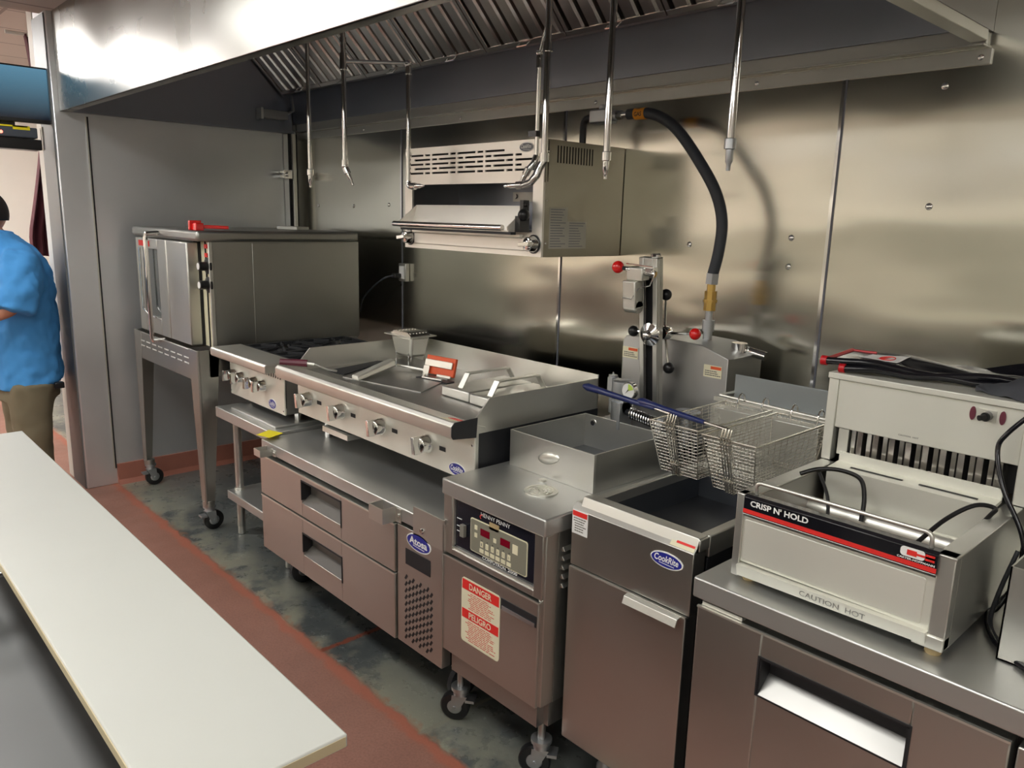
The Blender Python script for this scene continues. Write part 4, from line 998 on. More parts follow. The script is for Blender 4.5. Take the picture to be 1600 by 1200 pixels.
# tank top rim and walls
tk = MB()
iy0, iy1 = FF+.055, 2.06
tk.box(FX0+.012, FX1, FF+.012, iy0, .870, FZ).box(FX0+.012, FX0+.035, iy0, iy1, .870, FZ).box(FX1-.028, FX1, iy0, iy1, .845, FZ).box(FX0+.012, FX1, iy1, 2.10, .870, FZ)
tk.build('tank_rim', M['st'], fy, bevel=.003)
wl = MB(); zt = .56
wl.box(FX0+.030, FX0+.035, iy0, iy1, zt, .872).box(FX1-.033, FX1-.028, iy0, iy1, zt, .872).box(FX0+.035, FX1-.033, iy0-.001, iy0+.004, zt, .872).box(FX0+.035, FX1-.033, iy1-.004, iy1+.001, zt, .872).box(FX0+.03, FX1-.028, iy0, iy1, zt-.005, zt)
wl.prism([(iy0, .86), (iy0+.10, .835), (iy0+.10, .83), (iy0, .83)], 'x', FX0+.035, FX1-.033)
wl.build('fry_tank', M['frypot'], fy)
rk = MB()
for i in range(7): x = FX0+.07+i*.042; rk.tube([(x, iy0+.02, .69), (x, iy1-.04, .69)], .003, 6)
for y in (iy0+.03, 1.75, iy1-.05): rk.tube([(FX0+.05, y, .696), (FX1-.05, y, .696)], .0035, 6)
rk.tube([(-1.16, 1.84, .77), (-1.16, 1.92, .77), (-1.06, 1.92, .77), (-1.06, 1.84, .77)], .0035, 6, closed=True)
rk.build('tank_rack', M['chrome'], fy)
# front: sloped ledge, apron, door
MB().prism([(FF, .868), (FF+.014, .905), (FF+.05, .905), (FF+.05, .86)], 'x', FX0, FX1-.004).build('front_ledge', M['st'], fy, bevel=.002)
MB().box(FX0-.022, FX1-.004, FF-.006, FF+.045, .705, .870).build('front_apron', M['st_door'], fy, bevel=.002)
MB().prism([(FF-.006, .870), (FF+.010, .885), (FF+.045, .885), (FF+.045, .866)], 'x', FX0-.022, FX1-.004).build('apron_ledge', M['st'], fy)
dd = MB().box(FX0-.026, FX1-.012, FF-.008, FF+.04, .155, .698).build('door', M['st_door'], fy, bevel=.003)
MB().box(FX0-.02, FX1-.012, FF-.010, FF-.002, .697, .701).build('door_top_edge', M['st_l'], dd)
MB().prism([(FF-.008, .700), (FF-.026, .696), (FF-.034, .676), (FF-.031, .675), (FF-.024, .692), (FF-.008, .696)], 'x', -1.160, -.992).build('door_handle', M['st'], dd, bevel=.0015)
emblem(fy, -1.048, .828, .098, .042, FF-.006, 'CookRite', M['logoblue'], M['white'], shear=.2, bold=.02)
ws = MB().box(-1.368, -1.312, FF-.0075, FF-.006, .800, .868).build('warning_sticker', M['white'], fy)
MB().box(-1.366, -1.314, FF-.0085, FF-.0074, .852, .866).build('sticker_band', M['redprint'], ws)
microlines(ws, -1.364, -1.316, .806, .849, 6, FF-.0076, M['greyprint'], seed=4)
wt = MB().hexa([(-1.045, FF-.004, .8715), (-.975, FF-.004, .8715), (-.975, FF+.010, .8855), (-1.045, FF+.010, .8855), (-1.045, FF-.0045, .8725), (-.975, FF-.0045, .8725), (-.975, FF+.0095, .8865), (-1.045, FF+.0095, .8865)]).build('ledge_sticker', M['cream'], fy)
MB().hexa([(-1.030, FF+.003, .8795), (-.977, FF+.003, .8795), (-.977, FF+.009, .8855), (-1.030, FF+.009, .8855), (-1.030, FF+.002, .8805), (-.977, FF+.002, .8805), (-.977, FF+.008, .8865), (-1.030, FF+.008, .8865)]).build('sticker_band', M['redprint'], wt)
# flue box, basket hanger and splash back
MB().box(FX0+.02, FX1-.002, 2.11, 2.29, .86, 1.085).build('flue_box', M['st'], fy, bevel=.002)
MB().box(FX0-.0, FX1+.045, 2.275, 2.282, 1.08, 1.165).build('splash_back', M['splash'], fy, bevel=.002)
MB().tube([(FX0-.005, 2.20, 1.103), (FX1-.002, 2.165, 1.103)], .005, 8).tube([(FX0-.005, 2.20, 1.103), (FX0+.00, 2.29, 1.103)], .005, 8).build('basket_hanger', M['st_l'], fy)
MB().box(FX0-.008, FX1, 2.168, 2.176, 1.090, 1.103).build('hanger_bar', M['st_l'], fy)
for (x, y) in ((FX0+.06, FF+.10), (FX1-.06, FF+.10), (FX0+.06, 2.2), (FX1-.06, 2.2)):
    MB().lathe((x, y, 0), (0, 0, 1), [(.022, 0), (.028, .01), (.026, .05), (.020, .06), (.020, .15)], 16).build('foot', M['galv'], fy)

# ------------------------------------------------------------------ fry baskets
def basket(xl, y0, y1, w, zt, label):
    """tapered wire basket; long axis along y"""
    t = thing('fry_basket', label, 'fry basket', (xl+w/2, (y0+y1)/2, zt-.15), 'fry baskets')
    zb = zt-.150; ix = .018; iy0_, iy1_ = .045, .03
    A = [(xl, y0), (xl+w, y0), (xl+w, y1), (xl, y1)]
    Bm = [(xl+ix, y0+iy0_), (xl+w-ix, y0+iy0_), (xl+w-ix, y1-iy1_), (xl+ix, y1-iy1_)]
    mb = MB(); r = .0008
    def lerp(a, b, k): return tuple(a[i]+(b[i]-a[i])*k for i in range(len(a)))
    def at(i, k):  # corner i at depth k 0..1
        a = lerp(A[i], Bm[i], k); return (a[0], a[1], zt+(zb-zt)*k)
    n = 15
    for j in range(1, n+1):
        k = j/n
        mb.tube([at(0, k), at(1, k), at(2, k), at(3, k)], r, 4, closed=True)
    def wall(i0, i1, cnt):
        for j in range(1, cnt):
            f = j/cnt
            a = lerp(at(i0, 0), at(i1, 0), f); b = lerp(at(i0, 1), at(i1, 1), f)
            mb.tube([a, b], r, 4)
    wall(0, 1, 15); wall(2, 3, 15); wall(1, 2, 12); wall(3, 0, 12)
    for j in range(1, 14):
        f = j/14; mb.tube([lerp(at(0, 1), at(1, 1), f), lerp(at(3, 1), at(2, 1), f)], r, 4)
    for j in range(1, 22):
        f = j/22; mb.tube([lerp(at(0, 1), at(3, 1), f), lerp(at(1, 1), at(2, 1), f)], r, 4)
    for i in range(4): mb.tube([at(i, 0), at(i, 1)], .0016, 6)
    mb.build('wire_mesh', M['wire'], t)
    MB().tube([at(0, 0), at(1, 0), at(2, 0), at(3, 0)], .0032, 8, closed=True).build('rim', M['wire'], t)
    xm = xl+w*.45
    bb = MB()
    for dx in (-.013, -.0045, .0045, .013):
        bb.tube([(xm+dx, y0+.006, zt+.030), (xm+dx, y0-.005, zt+.0), (xm+dx*.9, y0+.012, zt-.06), (xm+dx*.85, y0+.043, zt-.155), (xm+dx*.85, y0+.07, zt-.154)], .0021, 6)
    for zz, yy in ((.005, -.004), (-.015, .0), (-.120, .030)):
        bb.box(xm-.017, xm+.017, y0+yy-.004, y0+yy, zt+zz, zt+zz+.004)
    bb.build('handle_bracket', M['wire'], t)
    # handle: reaches out and to the left
    p = [(xm, y0+.004, zt+.030), (xm-.03, y0-.015, zt+.034), (xm-.15, y0-.05, zt+.045), (xm-.235, y0-.07, zt+.055)]
    return t, p
b1, p1 = basket(-1.300, 1.757, 2.150, .160, 1.100, 'wire fry basket hanging left over the fryer, behind the other')
b2, p2 = basket(-1.115, 1.742, 2.138, .158, 1.100, 'wire fry basket hanging right over the fryer, next to the dump station')
def handle(t, a, b, c):
    a, b, c = Vector(a), Vector(b), Vector(c)
    MB().tube([a, b], .004, 8).tube([a+Vector((0, .012, 0)), b], .003, 6).build('handle_wire', M['wire'], t)
    MB().tube([b, b+(c-b)*.1, b+(c-b)*.7, b+(c-b)*.93, c], [.006, .0075, .010, .013, .007], 12).build('grip', M['blue'], t)
handle(b1, (-1.235, 1.76, 1.130), (-1.30, 1.775, 1.131), (-1.615, 1.825, 1.135))
handle(b2, (-1.050, 1.748, 1.128), (-1.12, 1.755, 1.131), (-1.37, 1.790, 1.138))
for (t, x0, w, y) in ((b1, -1.300, .16, 2.150), (b2, -1.115, .158, 2.138)):
    for f in (.28, .80):
        x = x0+w*f
        MB().tube([(x, y-.004, 1.06), (x, y-.002, 1.105)]+arc((x, y+.018, 1.112), .018, PI, 0, 8, (0, 1, 0), (0, 0, 1))+[(x, y+.036, 1.095)], .0028, 8).build('hook', M['chrome'], t)

# ------------------------------------------------------------------ worktop refrigerator
KX0, KX1, KF, KZ = -.895, .55, 1.41, .878
kb = thing('worktop_refrigerator', 'wide stainless worktop refrigerator at the right under the dump station', 'refrigerator', ((KX0+KX1)/2, 1.85, 0))
MB().box(KX0, KX1, KF, 2.30, KZ-.048, KZ).build('worktop', M['st_top'], kb, bevel=.004)
MB().box(KX0+.02, KX1-.01, KF+.055, 2.28, .12, KZ-.048).build('cabinet', M['blackpaint'], kb)
hx0, hx1, hz0, hz1 = -.722, -.418, .670, .755
d1 = MB().frame(KX0+.012, -.262, .14, .810, hx0, hx1, hz0, hz1, KF+.005, KF+.055)
dw = d1.build('door', M['st_door'], kb, bevel=.003)
MB().box(KX0+.012, -.262, KF+.003, KF+.010, .808, .8125).build('door_top_edge', M['st_l'], dw)
MB().box(hx0, hx1, KF+.045, KF+.05, hz0, hz1).box(hx0, hx0+.004, KF+.006, KF+.05, hz0, hz1).box(hx1-.004, hx1, KF+.006, KF+.05, hz0, hz1).box(hx0, hx1, KF+.006, KF+.05, hz1-.004, hz1).build('recess', M['black'], dw)
MB().prism([(KF+.004, hz0), (KF+.045, hz0+.035), (KF+.045, hz0), ], 'x', hx0+.004, hx1-.004).build('handle_scoop', M['st_d'], dw)
MB().frame(hx0-.004, hx1+.004, hz0-.004, hz1+.004, hx0, hx1, hz0, hz1, KF+.003, KF+.006).build('handle_rim', M['black'], dw)
MB().box(KX0+.02, KX0+.12, KF+.012, KF+.05, .813, .822).build('hinge_plate', M['st_l'], kb)
dv = MB().box(-.252, KX1-.012, KF+.005, KF+.055, .14, .810).build('door', M['st_door'], kb, bevel=.003)
MB().box(-.40, -.395, KF+.03, KF+.035, .818, .823).box(-.355, -.350, KF+.03, KF+.035, .818, .823).build('indicator', M['white'], kb)
for x in (KX0+.08, KX1-.08):
    for y in (KF+.12, 2.2): caster(kb, x, y, 0, .05, .122, brake=False)

# ------------------------------------------------------------------ fried food dump station
DX0, DX1, DF, DB = -.838, -.398, 1.465, 2.235
DZ0, DZ1 = .912, 1.080
ds = thing('food_dump_station', 'countertop fried food dump station reading CRISP N\' HOLD, tub in front of an upright hood', 'food warmer', ((DX0+DX1)/2, 1.85, KZ))
B(DX0, DX0+.018, DF, DF+.03, .890, DZ1).build('corner_post', M['st_v'], ds, bevel=.002)
B(DX1-.030, DX1, DF, DF+.03, .895, DZ1).build('corner_post', M['st_v'], ds, bevel=.002)
MB().box(DX0+.018, DX1-.030, DF+.006, DF+.02, .925, 1.03).build('front_panel', M['st_m'], ds)
rrect(DX0+.022, DX1-.045, .932, 1.025, .006, DF+.003, DF+.006).build('front_inset', M['st_m'], ds, bevel=.002)
MB().box(DX0, DX0+.004, DF+.03, DB, .895, DZ1-.005).build('side_panel', M['st_v'], ds)
MB().box(DX1-.004, DX1, DF+.03, DB, .895, DZ1-.005).build('side_panel', M['st_v'], ds)
MB().box(DX0-.002, DX0+.034, DF+.004, 1.86, DZ1-.005, DZ1).box(DX1-.034, DX1+.002, DF-.002, 1.86, DZ1-.005, DZ1).box(DX0+.030, DX1-.034, DF+.004, DF+.040, DZ1-.010, DZ1-.004).build('top_rim', M['st_v'], ds, bevel=.0015)
MB().box(DX0+.004, DX1-.004, DF+.03, DB, .895, .90).build('base_plate', M['st_d'], ds)
# tub walls and greasy pan
tb = MB().box(DX0+.030, DX0+.034, DF+.04, 1.86, .94, DZ1-.005).box(DX1-.034, DX1-.030, DF+.04, 1.86, .94, DZ1-.005).box(DX0+.03, DX1-.03, DF+.04, DF+.044, .94, DZ1-.008)
tb.build('tub_wall', M['st_d'], ds)
MB().box(DX0+.034, DX1-.034, DF+.044, 1.86, .975, .982).build('tub_pan', M['grease'], ds)
MB().cyl((DX0+.034, 1.750, .990), (DX1-.034, 1.750, .990), .024).build('rear_roll', M['st_l'], ds)
# banner across the front
bn = MB().prism([(DF+.004, 1.040), (DF-.008, 1.040), (DF-.008, 1.078), (DF-.002, 1.084), (DF+.024, 1.082), (DF+.024, 1.07), (DF+.004, 1.07)], 'x', DX0+.022, DX1-.028).build('front_banner', M['vinyl'], ds, bevel=.001)
MB().box(DX0+.022, DX1-.028, DF-.009, DF-.0078, 1.0435, 1.0525).build('red_stripe', M['redprint'], bn)
MB().box(DX0+.022, DX1-.028, DF-.009, DF-.0078, 1.0405, 1.0415).build('white_line', M['white'], bn)
text("CRISP N' HOLD", (-.735, DF-.0092, 1.068), .130, .0135, M['white'], bn, bold=.03)
lg = rrect(-.490, -.447, 1.060, 1.078, .006, DF-.0095, DF-.0080).build('emblem', M['white'], bn)
MB().box(-.478, -.461, DF-.0105, DF-.0094, 1.064, 1.074).box(-.461, -.430, DF-.0105, DF-.0094, 1.067, 1.071).box(-.446, -.430, DF-.0105, DF-.0094, 1.063, 1.075).build('emblem_mark', M['redprint'], lg)
text('CARTER-HOFFMANN', (-.462, DF-.0092, 1.0563), .066, .004, M['white'], bn, bold=.03)
# rod handle
MB().tube([(DX0+.040, DF+.012, 1.082), (DX0+.040, DF+.008, 1.100)]+arc((DX0+.052, DF+.006, 1.100), .012, PI, PI/2, 5, (1, 0, 0), (0, 0, 1))+arc((DX1-.058, DF+.006, 1.100), .012, PI/2, 0, 5, (1, 0, 0), (0, 0, 1))+[(DX1-.046, DF+.010, 1.082)], .0042, 10).build('handle_rod', M['st_l'], ds)
# caution lip
cl_ = MB().hexa([(DX0+.018, DF-.004, .895), (DX1-.030, DF-.004, .900), (DX1-.030, DF+.03, .900), (DX0+.018, DF+.03, .895), (DX0+.018, DF-.010, .921), (DX1-.030, DF-.010, .925), (DX1-.030, DF+.03, .925), (DX0+.018, DF+.03, .921)]).build('caution_lip', M['st_m'], ds)
text('CAUTION  HOT', (-.605, DF-.0085, .9105), .135, .011, M['st_d'], cl_)
MB().box(DX1-.055, DX1, DF-.004, DF+.03, .895, .922).build('corner_foot', M['st_l'], ds, bevel=.003)
for (x, y) in ((DX0+.03, DF+.03), (DX1-.022, DF+.022), (DX0+.03, DB-.05), (DX1-.03, DB-.05)):
    MB().lathe((x, y, KZ), (0, 0, 1), [(.013, 0), (.015, .003), (.015, .014), (.013, .017)], 14).build('foot', M['foam'], ds)
# slotted shelf
MB().prism([(1.78, .983), (1.78, 1.088), (1.84, 1.092), (1.84, 1.115), (1.845, 1.115), (1.845, 1.085), (1.785, 1.080), (1.785, .983)], 'x', DX0+.05, DX1-.036).build('slotted_shelf', M['st_m'], ds)
for (xa, xb) in ((-.745, -.625), (-.590, -.470)): MB().box(xa, xb, 1.806, 1.814, 1.0903, 1.0915).build('slot', M['black'], ds, bevel=.003)
# upright hood with front panel
MB().prism([(1.87, 1.08), (1.875, 1.300), (DB, 1.310), (DB, .90), (1.90, .90), (1.90, 1.08)], 'x', DX0-.006, DX0+.004).prism([(1.87, 1.08), (1.875, 1.300), (DB, 1.310), (DB, .90), (1.90, .90), (1.90, 1.08)], 'x', DX1-.010, DX1).build('hood_side', M['st_l'], ds)
MB().box(DX0-.006, DX0+.018, 1.862, 1.89, 1.08, 1.298).build('hood_stile', M['st_m'], ds, bevel=.002)
MB().box(DX1-.022, DX1+.004, 1.862, 1.89, 1.08, 1.298).build('hood_stile', M['st_m'], ds, bevel=.002)
MB().box(DX0+.018, DX1-.022, 1.866, 1.878, 1.166, 1.286).build('hood_face', M['st_m'], ds, bevel=.002)
MB().box(DX0-.008, DX1+.006, 1.858, DB, 1.287, 1.302).build('hood_top', M['st_m'], ds, bevel=.002)
MB().box(DX0+.005, DX1-.010, DB-.01, DB, .90, 1.29).build('hood_back', M['st_d'], ds)
MB().box(DX0+.02, DX1-.02, 1.90, DB-.01, 1.170, 1.175).build('hood_soffit', M['black'], ds)
text('CAUTION  HOT', (-.645, 1.8655, 1.180), .045, .004, M['greyprint'], ds, bold=.02)
# corrugated divider
cg = MB(); n = 9; w0 = (DX1-.036-(DX0+.065))/n
for i in range(n):
    xa = DX0+.065+i*w0
    cg.prism([(xa+w0*.12, 1.905), (xa+w0*.22, 1.876), (xa+w0*.60, 1.872), (xa+w0*.72, 1.905)], 'z', 1.100, 1.170)
    cg.box(xa-.004, xa+.006, 1.872, 1.885, 1.100, 1.168)
cg.build('corrugated_divider', M['filter'], ds)
MB().box(DX0+.03, DX0+.055, 1.868, 1.876, 1.100, 1.165).build('divider_bracket', M['st_l'], ds)
MB().box(DX0+.06, DX1-.03, 1.91, 1.915, 1.09, 1.17).build('divider_back', M['black'], ds)
MB().tube([(-.640, 1.868, 1.108), (-.640, 1.860, 1.098), (-.590, 1.860, 1.098), (-.590, 1.868, 1.108)], .004, 8).build('divider_pull', M['st_l'], ds)
# switch
MB().ovalplate((-.520, 1.262), .012, .030, 1.863, 1.866).ovalplate((-.462, 1.262), .012, .030, 1.863, 1.866).build('indicator_lens', M['maroon'], ds)
MB().box(-.508, -.474, 1.8635, 1.866, 1.250, 1.275).build('switch_plate', M['st_l'], ds)
MB().cyl((-.490, 1.866, 1.262), (-.490, 1.845, 1.262), .010).cyl((-.490, 1.845, 1.262), (-.498, 1.832, 1.260), .006).build('switch_knob', M['blackplastic'], ds)
# cords lying in the tub
tag(MB().tube(smoothpath([(-.795, 1.66, 1.093), (-.765, 1.69, 1.106), (-.725, 1.72, 1.106), (-.69, 1.74, 1.09), (-.675, 1.735, 1.05), (-.670, 1.72, 1.0)]), .0052, 10).tube(smoothpath([(-.765, 1.69, 1.098), (-.735, 1.68, 1.05), (-.720, 1.66, 1.0)]), .004, 8).build('black_cord', M['blackplastic']), 'black cord draped over the left edge of the dump station tub', 'cord')
tag(MB().tube(smoothpath([(-.53, 1.56, 1.000), (-.515, 1.62, 1.03), (-.49, 1.69, 1.07), (-.455, 1.74, 1.098), (-.425, 1.765, 1.094), (-.427, 1.735, 1.082), (-.450, 1.66, 1.03), (-.455, 1.62, 1.002)]), .0048, 10).build('black_cord', M['blackplastic']), 'black cord looped over the right side of the dump station tub', 'cord')
pg = MB().cyl((-.545, 1.60, 1.010), (-.520, 1.61, 1.010), .013).box(-.575, -.545, 1.588, 1.61, .996, 1.018).tube([(-.52, 1.61, 1.010), (-.49, 1.60, 1.002)], .006, 8)
tag(pg.build('cord_plug', M['blackplastic'], bevel=.002), 'black plug lying in the bottom of the dump station tub', 'plug')
tag(MB().box(-.705, -.665, 1.58, 1.61, .9955, 1.014).cyl((-.665, 1.60, 1.005), (-.64, 1.61, 1.005), .009).build('cord_plug', M['rubber'], bevel=.003), 'grey connector lying left in the dump station tub', 'plug')
tag(MB().tube(smoothpath([(-.368, 1.86, 1.33), (-.395, 1.845, 1.30), (-.440, 1.83, 1.24), (-.452, 1.825, 1.20), (-.425, 1.80, 1.13), (-.375, 1.78, 1.05), (-.362, 1.77, .98), (-.385, 1.74, .90), (-.395, 1.71, .889), (-.36, 1.62, .886), (-.31, 1.565, .885), (-.25, 1.52, .885)]), .0052, 10).build('power_cord', M['vinyl']), 'long black power cord hanging down the right side of the dump station', 'cord')
tag(MB().tube(smoothpath([(-.372, 1.76, 1.02), (-.385, 1.72, .93), (-.375, 1.66, .889), (-.32, 1.585, .886), (-.25, 1.545, .886)]), .0045, 10).build('power_cord', M['rubber']), 'second black cord on the worktop against the steel box', 'cord')

# steel box at the right
rb = MB(); bx0, bx1, by0, by1, bz0, bz1 = -.335, -.10, 1.555, 1.86, KZ+.001, 1.062
rb.box(bx0, bx1, by0, by0+.003, bz0, bz1).box(bx0, bx1, by1-.003, by1, bz0, bz1).box(bx0, bx0+.003, by0, by1, bz0, bz1).box(bx1-.003, bx1, by0, by1, bz0, bz1).box(bx0, bx1, by0, by1, bz0, bz0+.003)
tag(rb.build('steel_bin', M['st_v']), 'open stainless steel box cut off by the right edge of the picture', 'bin')

# ------------------------------------------------------------------ vinyl sleeve and towel on the hood of the station
ZT = 1.3025
def cloth(name, mat, outline_fn, nx, ny, thick, label, cat):
    pass
vt = thing('vinyl_apron', 'folded glossy black vinyl apron with red bound edges lying on the dump station', 'apron', (-.62, 2.0, ZT))
def sheet(x0, x1, y0, y1, zf, nx=40, ny=16, th=.004):
    mb = MB(); vs = []; 
    for s in (0, 1):
        for j in range(ny+1):
            for i in range(nx+1):
                u_, v_ = i/nx, j/ny
                x = x0+(x1-x0)*u_; y = (y0[0]+(y0[1]-y0[0])*u_)*(1-v_)+(y1[0]+(y1[1]-y1[0])*u_)*v_
                vs.append((x, y, zf(u_, v_)+(th if s else 0)))
    fs = []; N = (nx+1)*(ny+1)
    for j in range(ny):
        for i in range(nx):
            a = j*(nx+1)+i; fs.append((a, a+nx+1, a+nx+2, a+1)); fs.append((N+a, N+a+1, N+a+nx+2, N+a+nx+1))
    for i in range(nx):
        fs.append((i, i+1, N+i+1, N+i)); a = ny*(nx+1)+i; fs.append((a, N+a, N+a+1, a+1))
    for j in range(ny):
        a = j*(nx+1); fs.append((a, N+a, N+a+nx+1, a+nx+1)); a += nx; fs.append((a, a+nx+1, N+a+nx+1, N+a))
    return mb.add(vs, fs)
zf1 = lambda u, v: ZT+.022+.010*math.sin(u*7+v*2)*u+.010*v*(1-.3*u)+.010*math.sin(v*5+u*11)*min(1, u*2)
sheet(-.862, -.385, (1.872, 1.99), (2.02, 2.12), zf1).build('top_layer', M['vinyl'], vt)
zf2 = lambda u, v: ZT+.004+.008*v+.006*math.sin(u*9)**2
sheet(-.815, -.42, (1.875, 1.985), (2.03, 2.10), zf2, th=.012).build('lower_layer', M['vinyl'], vt)
MB().tube([(-.862+.477*i/12, 1.870+.118*i/12, zf1(i/12, 0)+.002) for i in range(13)], .009, 10).build('rolled_edge', M['vinyl'], vt)
MB().tube([(-.815+.395*i/12, 1.873+.110*i/12, zf2(i/12, 0)+.006) for i in range(13)], .009, 10).build('rolled_edge', M['vinyl'], vt)
MB().cyl((-.872, 1.870, zf1(0, 0)+.002), (-.858, 1.871, zf1(0, 0)+.002), .012).build('red_binding', M['redtrim'], vt)
MB().cyl((-.826, 1.872, ZT+.011), (-.812, 1.873, ZT+.011), .011).build('red_binding', M['redtrim'], vt)
MB().tube([(-.863, 1.872+.148*i/8, zf1(0, i/8)+.003) for i in range(9)], .006, 8).tube([(-.863+.06*i/6, 2.018+.008*i/6, zf1(i/6*.12, 1)+.003) for i in range(7)], .004, 8).build('red_binding', M['redtrim'], vt)
lbm = MB(); g_ = []
def lp(u, v): return (-.862+.477*u, (1.872+.118*u)*(1-v)+(2.02+.10*u)*v, zf1(u, v)+.0055)
nn = 6
for j in range(nn+1):
    for i in range(nn+1): g_.append(lp(.10+.18*i/nn+.02*j/nn, .42+.40*j/nn))
lbm.add(g_, [(j*(nn+1)+i, j*(nn+1)+i+1, (j+1)*(nn+1)+i+1, (j+1)*(nn+1)+i) for j in range(nn) for i in range(nn)])
lab = lbm.build('white_label', M['white'], vt)
g2 = []
for j in range(4):
    for i in range(4): a = lp(.17+.035*i/3+.02*j/3, .55+.14*j/3); g2.append((a[0], a[1], a[2]+.0008))
MB().add(g2, [(j*4+i, j*4+i+1, (j+1)*4+i+1, (j+1)*4+i) for j in range(3) for i in range(3)]).build('label_mark', M['redprint'], lab)
def ring_on(u0, v0, ru, rv):
    return [tuple(Vector(lp(u0+ru*math.cos(a), v0+rv*math.sin(a)))+Vector((0, 0, .001))) for a in [2*PI*i/20 for i in range(20)]]
MB().tube(ring_on(.215, .62, .035, .11), .0012, 6, closed=True).build('label_ring', M['redprint'], lab)
tw = MB(); vs = []; nx, ny = 26, 14
random.seed(5)
for j in range(ny+1):
    for i in range(nx+1):
        u_, v_ = i/nx, j/ny
        x = -.535+.21*u_; a = PI*v_
        hgt = (.014+.050*min(1, max(0, (u_-.15)/.45)))*(1+.12*math.sin(u_*9))
        dep = .018+.042*min(1, max(0, (u_-.05)/.5))
        y = 1.918-dep*math.cos(a)+.012*u_; z = ZT+.001+hgt*math.sin(a)**.7+.004*math.sin(u_*23+v_*9)
        vs.append((x, y, max(z, ZT+.0008)))
fs = [(j*(nx+1)+i, j*(nx+1)+i+1, (j+1)*(nx+1)+i+1, (j+1)*(nx+1)+i) for j in range(ny) for i in range(nx)]
fs.append(tuple(j*(nx+1) for j in range(ny+1))); fs.append(tuple(j*(nx+1)+nx for j in range(ny+1))[::-1])
tw.add(vs, fs)
tag(tw.build('terry_towel', M['towel'], sub=1), 'rumpled charcoal terry mitt lying beside the vinyl apron', 'mitt')

# ------------------------------------------------------------------ foreground prep table and cutting board
pt = thing('prep_table', 'stainless steel prep table under the long white cutting board', 'table', (-2.2, 0, 0))
MB().box(-3.6, -1.0, -.45, .43, .74, .78).build('top', M['shelf'], pt, bevel=.006)
MB().box(-3.55, -1.05, -.40, .38, .25, .28).build('undershelf', M['st_d'], pt, bevel=.004)
MB().box(-3.55, -1.05, .365, .375, .28, .74).build('back_panel', M['blackpaint'], pt)
for x in (-3.5, -1.12):
    for y in (-.36, .33): MB().cyl((x, y, 0), (x, y, .74), .02).build('leg', M['st_v'], pt)
br = MB()
for x in (-3.3, -1.90):
    br.box(x-.035, x+.035, .20, .46, .870, .8795).box(x-.035, x+.035, .36, .37, .78, .87).box(x-.012, x+.0, .19, .25, .78, .87)
br.build('board_bracket', M['chrome'], pt, bevel=.002)
cbm = thing('cutting_board', 'long white cutting board across the bottom left foreground', 'cutting board', (-2.0, .39, .88))
MB().box(-2.99, -.895, .262, .525, .880, .902).build('board', M['board'], cbm, bevel=.003)
MB().box(-.8955, -.8940, .266, .521, .883, .899).box(-2.986, -.899, .2606, .2622, .883, .899).build('sawn_edge', M['boardedge'], cbm)

# ------------------------------------------------------------------ monitor, printer, curtain, person
mo = thing('monitor', 'dark flat monitor with a blue screen hanging at the doorway', 'monitor', (-4.98, 1.0, 2.09))
MB().box(-5.02, -4.985, .55, 1.188, 2.085, 2.375).build('housing', M['blackplastic'], mo, bevel=.004)
MB().box(-4.9862, -4.984, .560, 1.178, 2.105, 2.366).build('screen', M['screen'], mo)
MB().cyl((-4.985, 1.172, 2.094), (-4.982, 1.172, 2.094), .006).build('power_light', M['ledblue'], mo)
MB().box(-5.06, -5.02, .85, .95, 2.10, 2.66).build('mount', M['blackpaint'], mo)
pr_ = thing('ticket_printer', 'grey ticket printer hanging under the monitor', 'printer', (-5.03, 1.0, 1.94))
MB().box(-5.10, -4.985, .55, 1.095, 2.005, 2.060).build('cover', M['dark'], pr_, bevel=.006)
MB().box(-5.11, -4.98, .55, 1.11, 1.945, 2.000).build('housing', M['blackplastic'], pr_, bevel=.005)
MB().box(-4.9845, -4.983, .98, 1.06, 2.045, 2.066).box(-5.07, -4.983, .60, 1.05, 2.058, 2.066).build('paper', M['yellow'], pr_)
MB().cyl((-4.985, .925, 2.028), (-4.982, .925, 2.028), .008).build('status_light', M['ledred'], pr_)
MB().box(-5.06, -5.02, .90, 1.0, 2.06, 2.09).build('mount', M['blackpaint'], pr_)
wbk = thing('wall_bracket', 'white slotted metal bracket on the end of the side wall', 'bracket', (-5.17, 1.165, 1.98))
MB().box(-5.215, -5.165, 1.156, 1.169, 1.96, 2.085).build('plate', M['whitejamb'], wbk, bevel=.002)
MB().box(-5.192, -5.186, 1.154, 1.156, 1.975, 2.07).build('slot', M['greyprint'], wbk)
for z in (1.972, 2.072): MB().cyl((-5.19, 1.156, z), (-5.19, 1.152, z), .006).build('bolt', M['chrome'], wbk)
# tied-back curtain beyond the doorway
cu = MB(); vs = []; nz, ny_ = 24, 30
for k in range(nz+1):
    for i in range(ny_+1):
        z = 2.72-k*(2.72-1.33)/nz; f = (2.72-z)/(2.72-1.33)
        left = 1.30+.05*math.sin(f*2.5) if f < .45 else 1.335-.115*min(1, ((f-.45)/.45))**1.2
        y = left+(1.62-left)*i/ny_
        zz = z+(.0 if k < nz else -.05*(i/ny_))
        vs.append((-6.05+.03*math.sin(i*1.6), y, zz))
fs = [(k*(ny_+1)+i, k*(ny_+1)+i+1, (k+1)*(ny_+1)+i+1, (k+1)*(ny_+1)+i) for k in range(nz) for i in range(ny_)]
cu.add(vs, fs)
cob = cu.build('curtain', M['curtain'])
md = cob.modifiers.new('thickness', 'SOLIDIFY'); md.thickness = .006
tag(cob, 'maroon cloth hanging behind the white door jamb in the far room', 'curtain')
MB_ = MB().cyl((-6.05, 1.2, 2.72), (-6.05, 2.5, 2.72), .012)
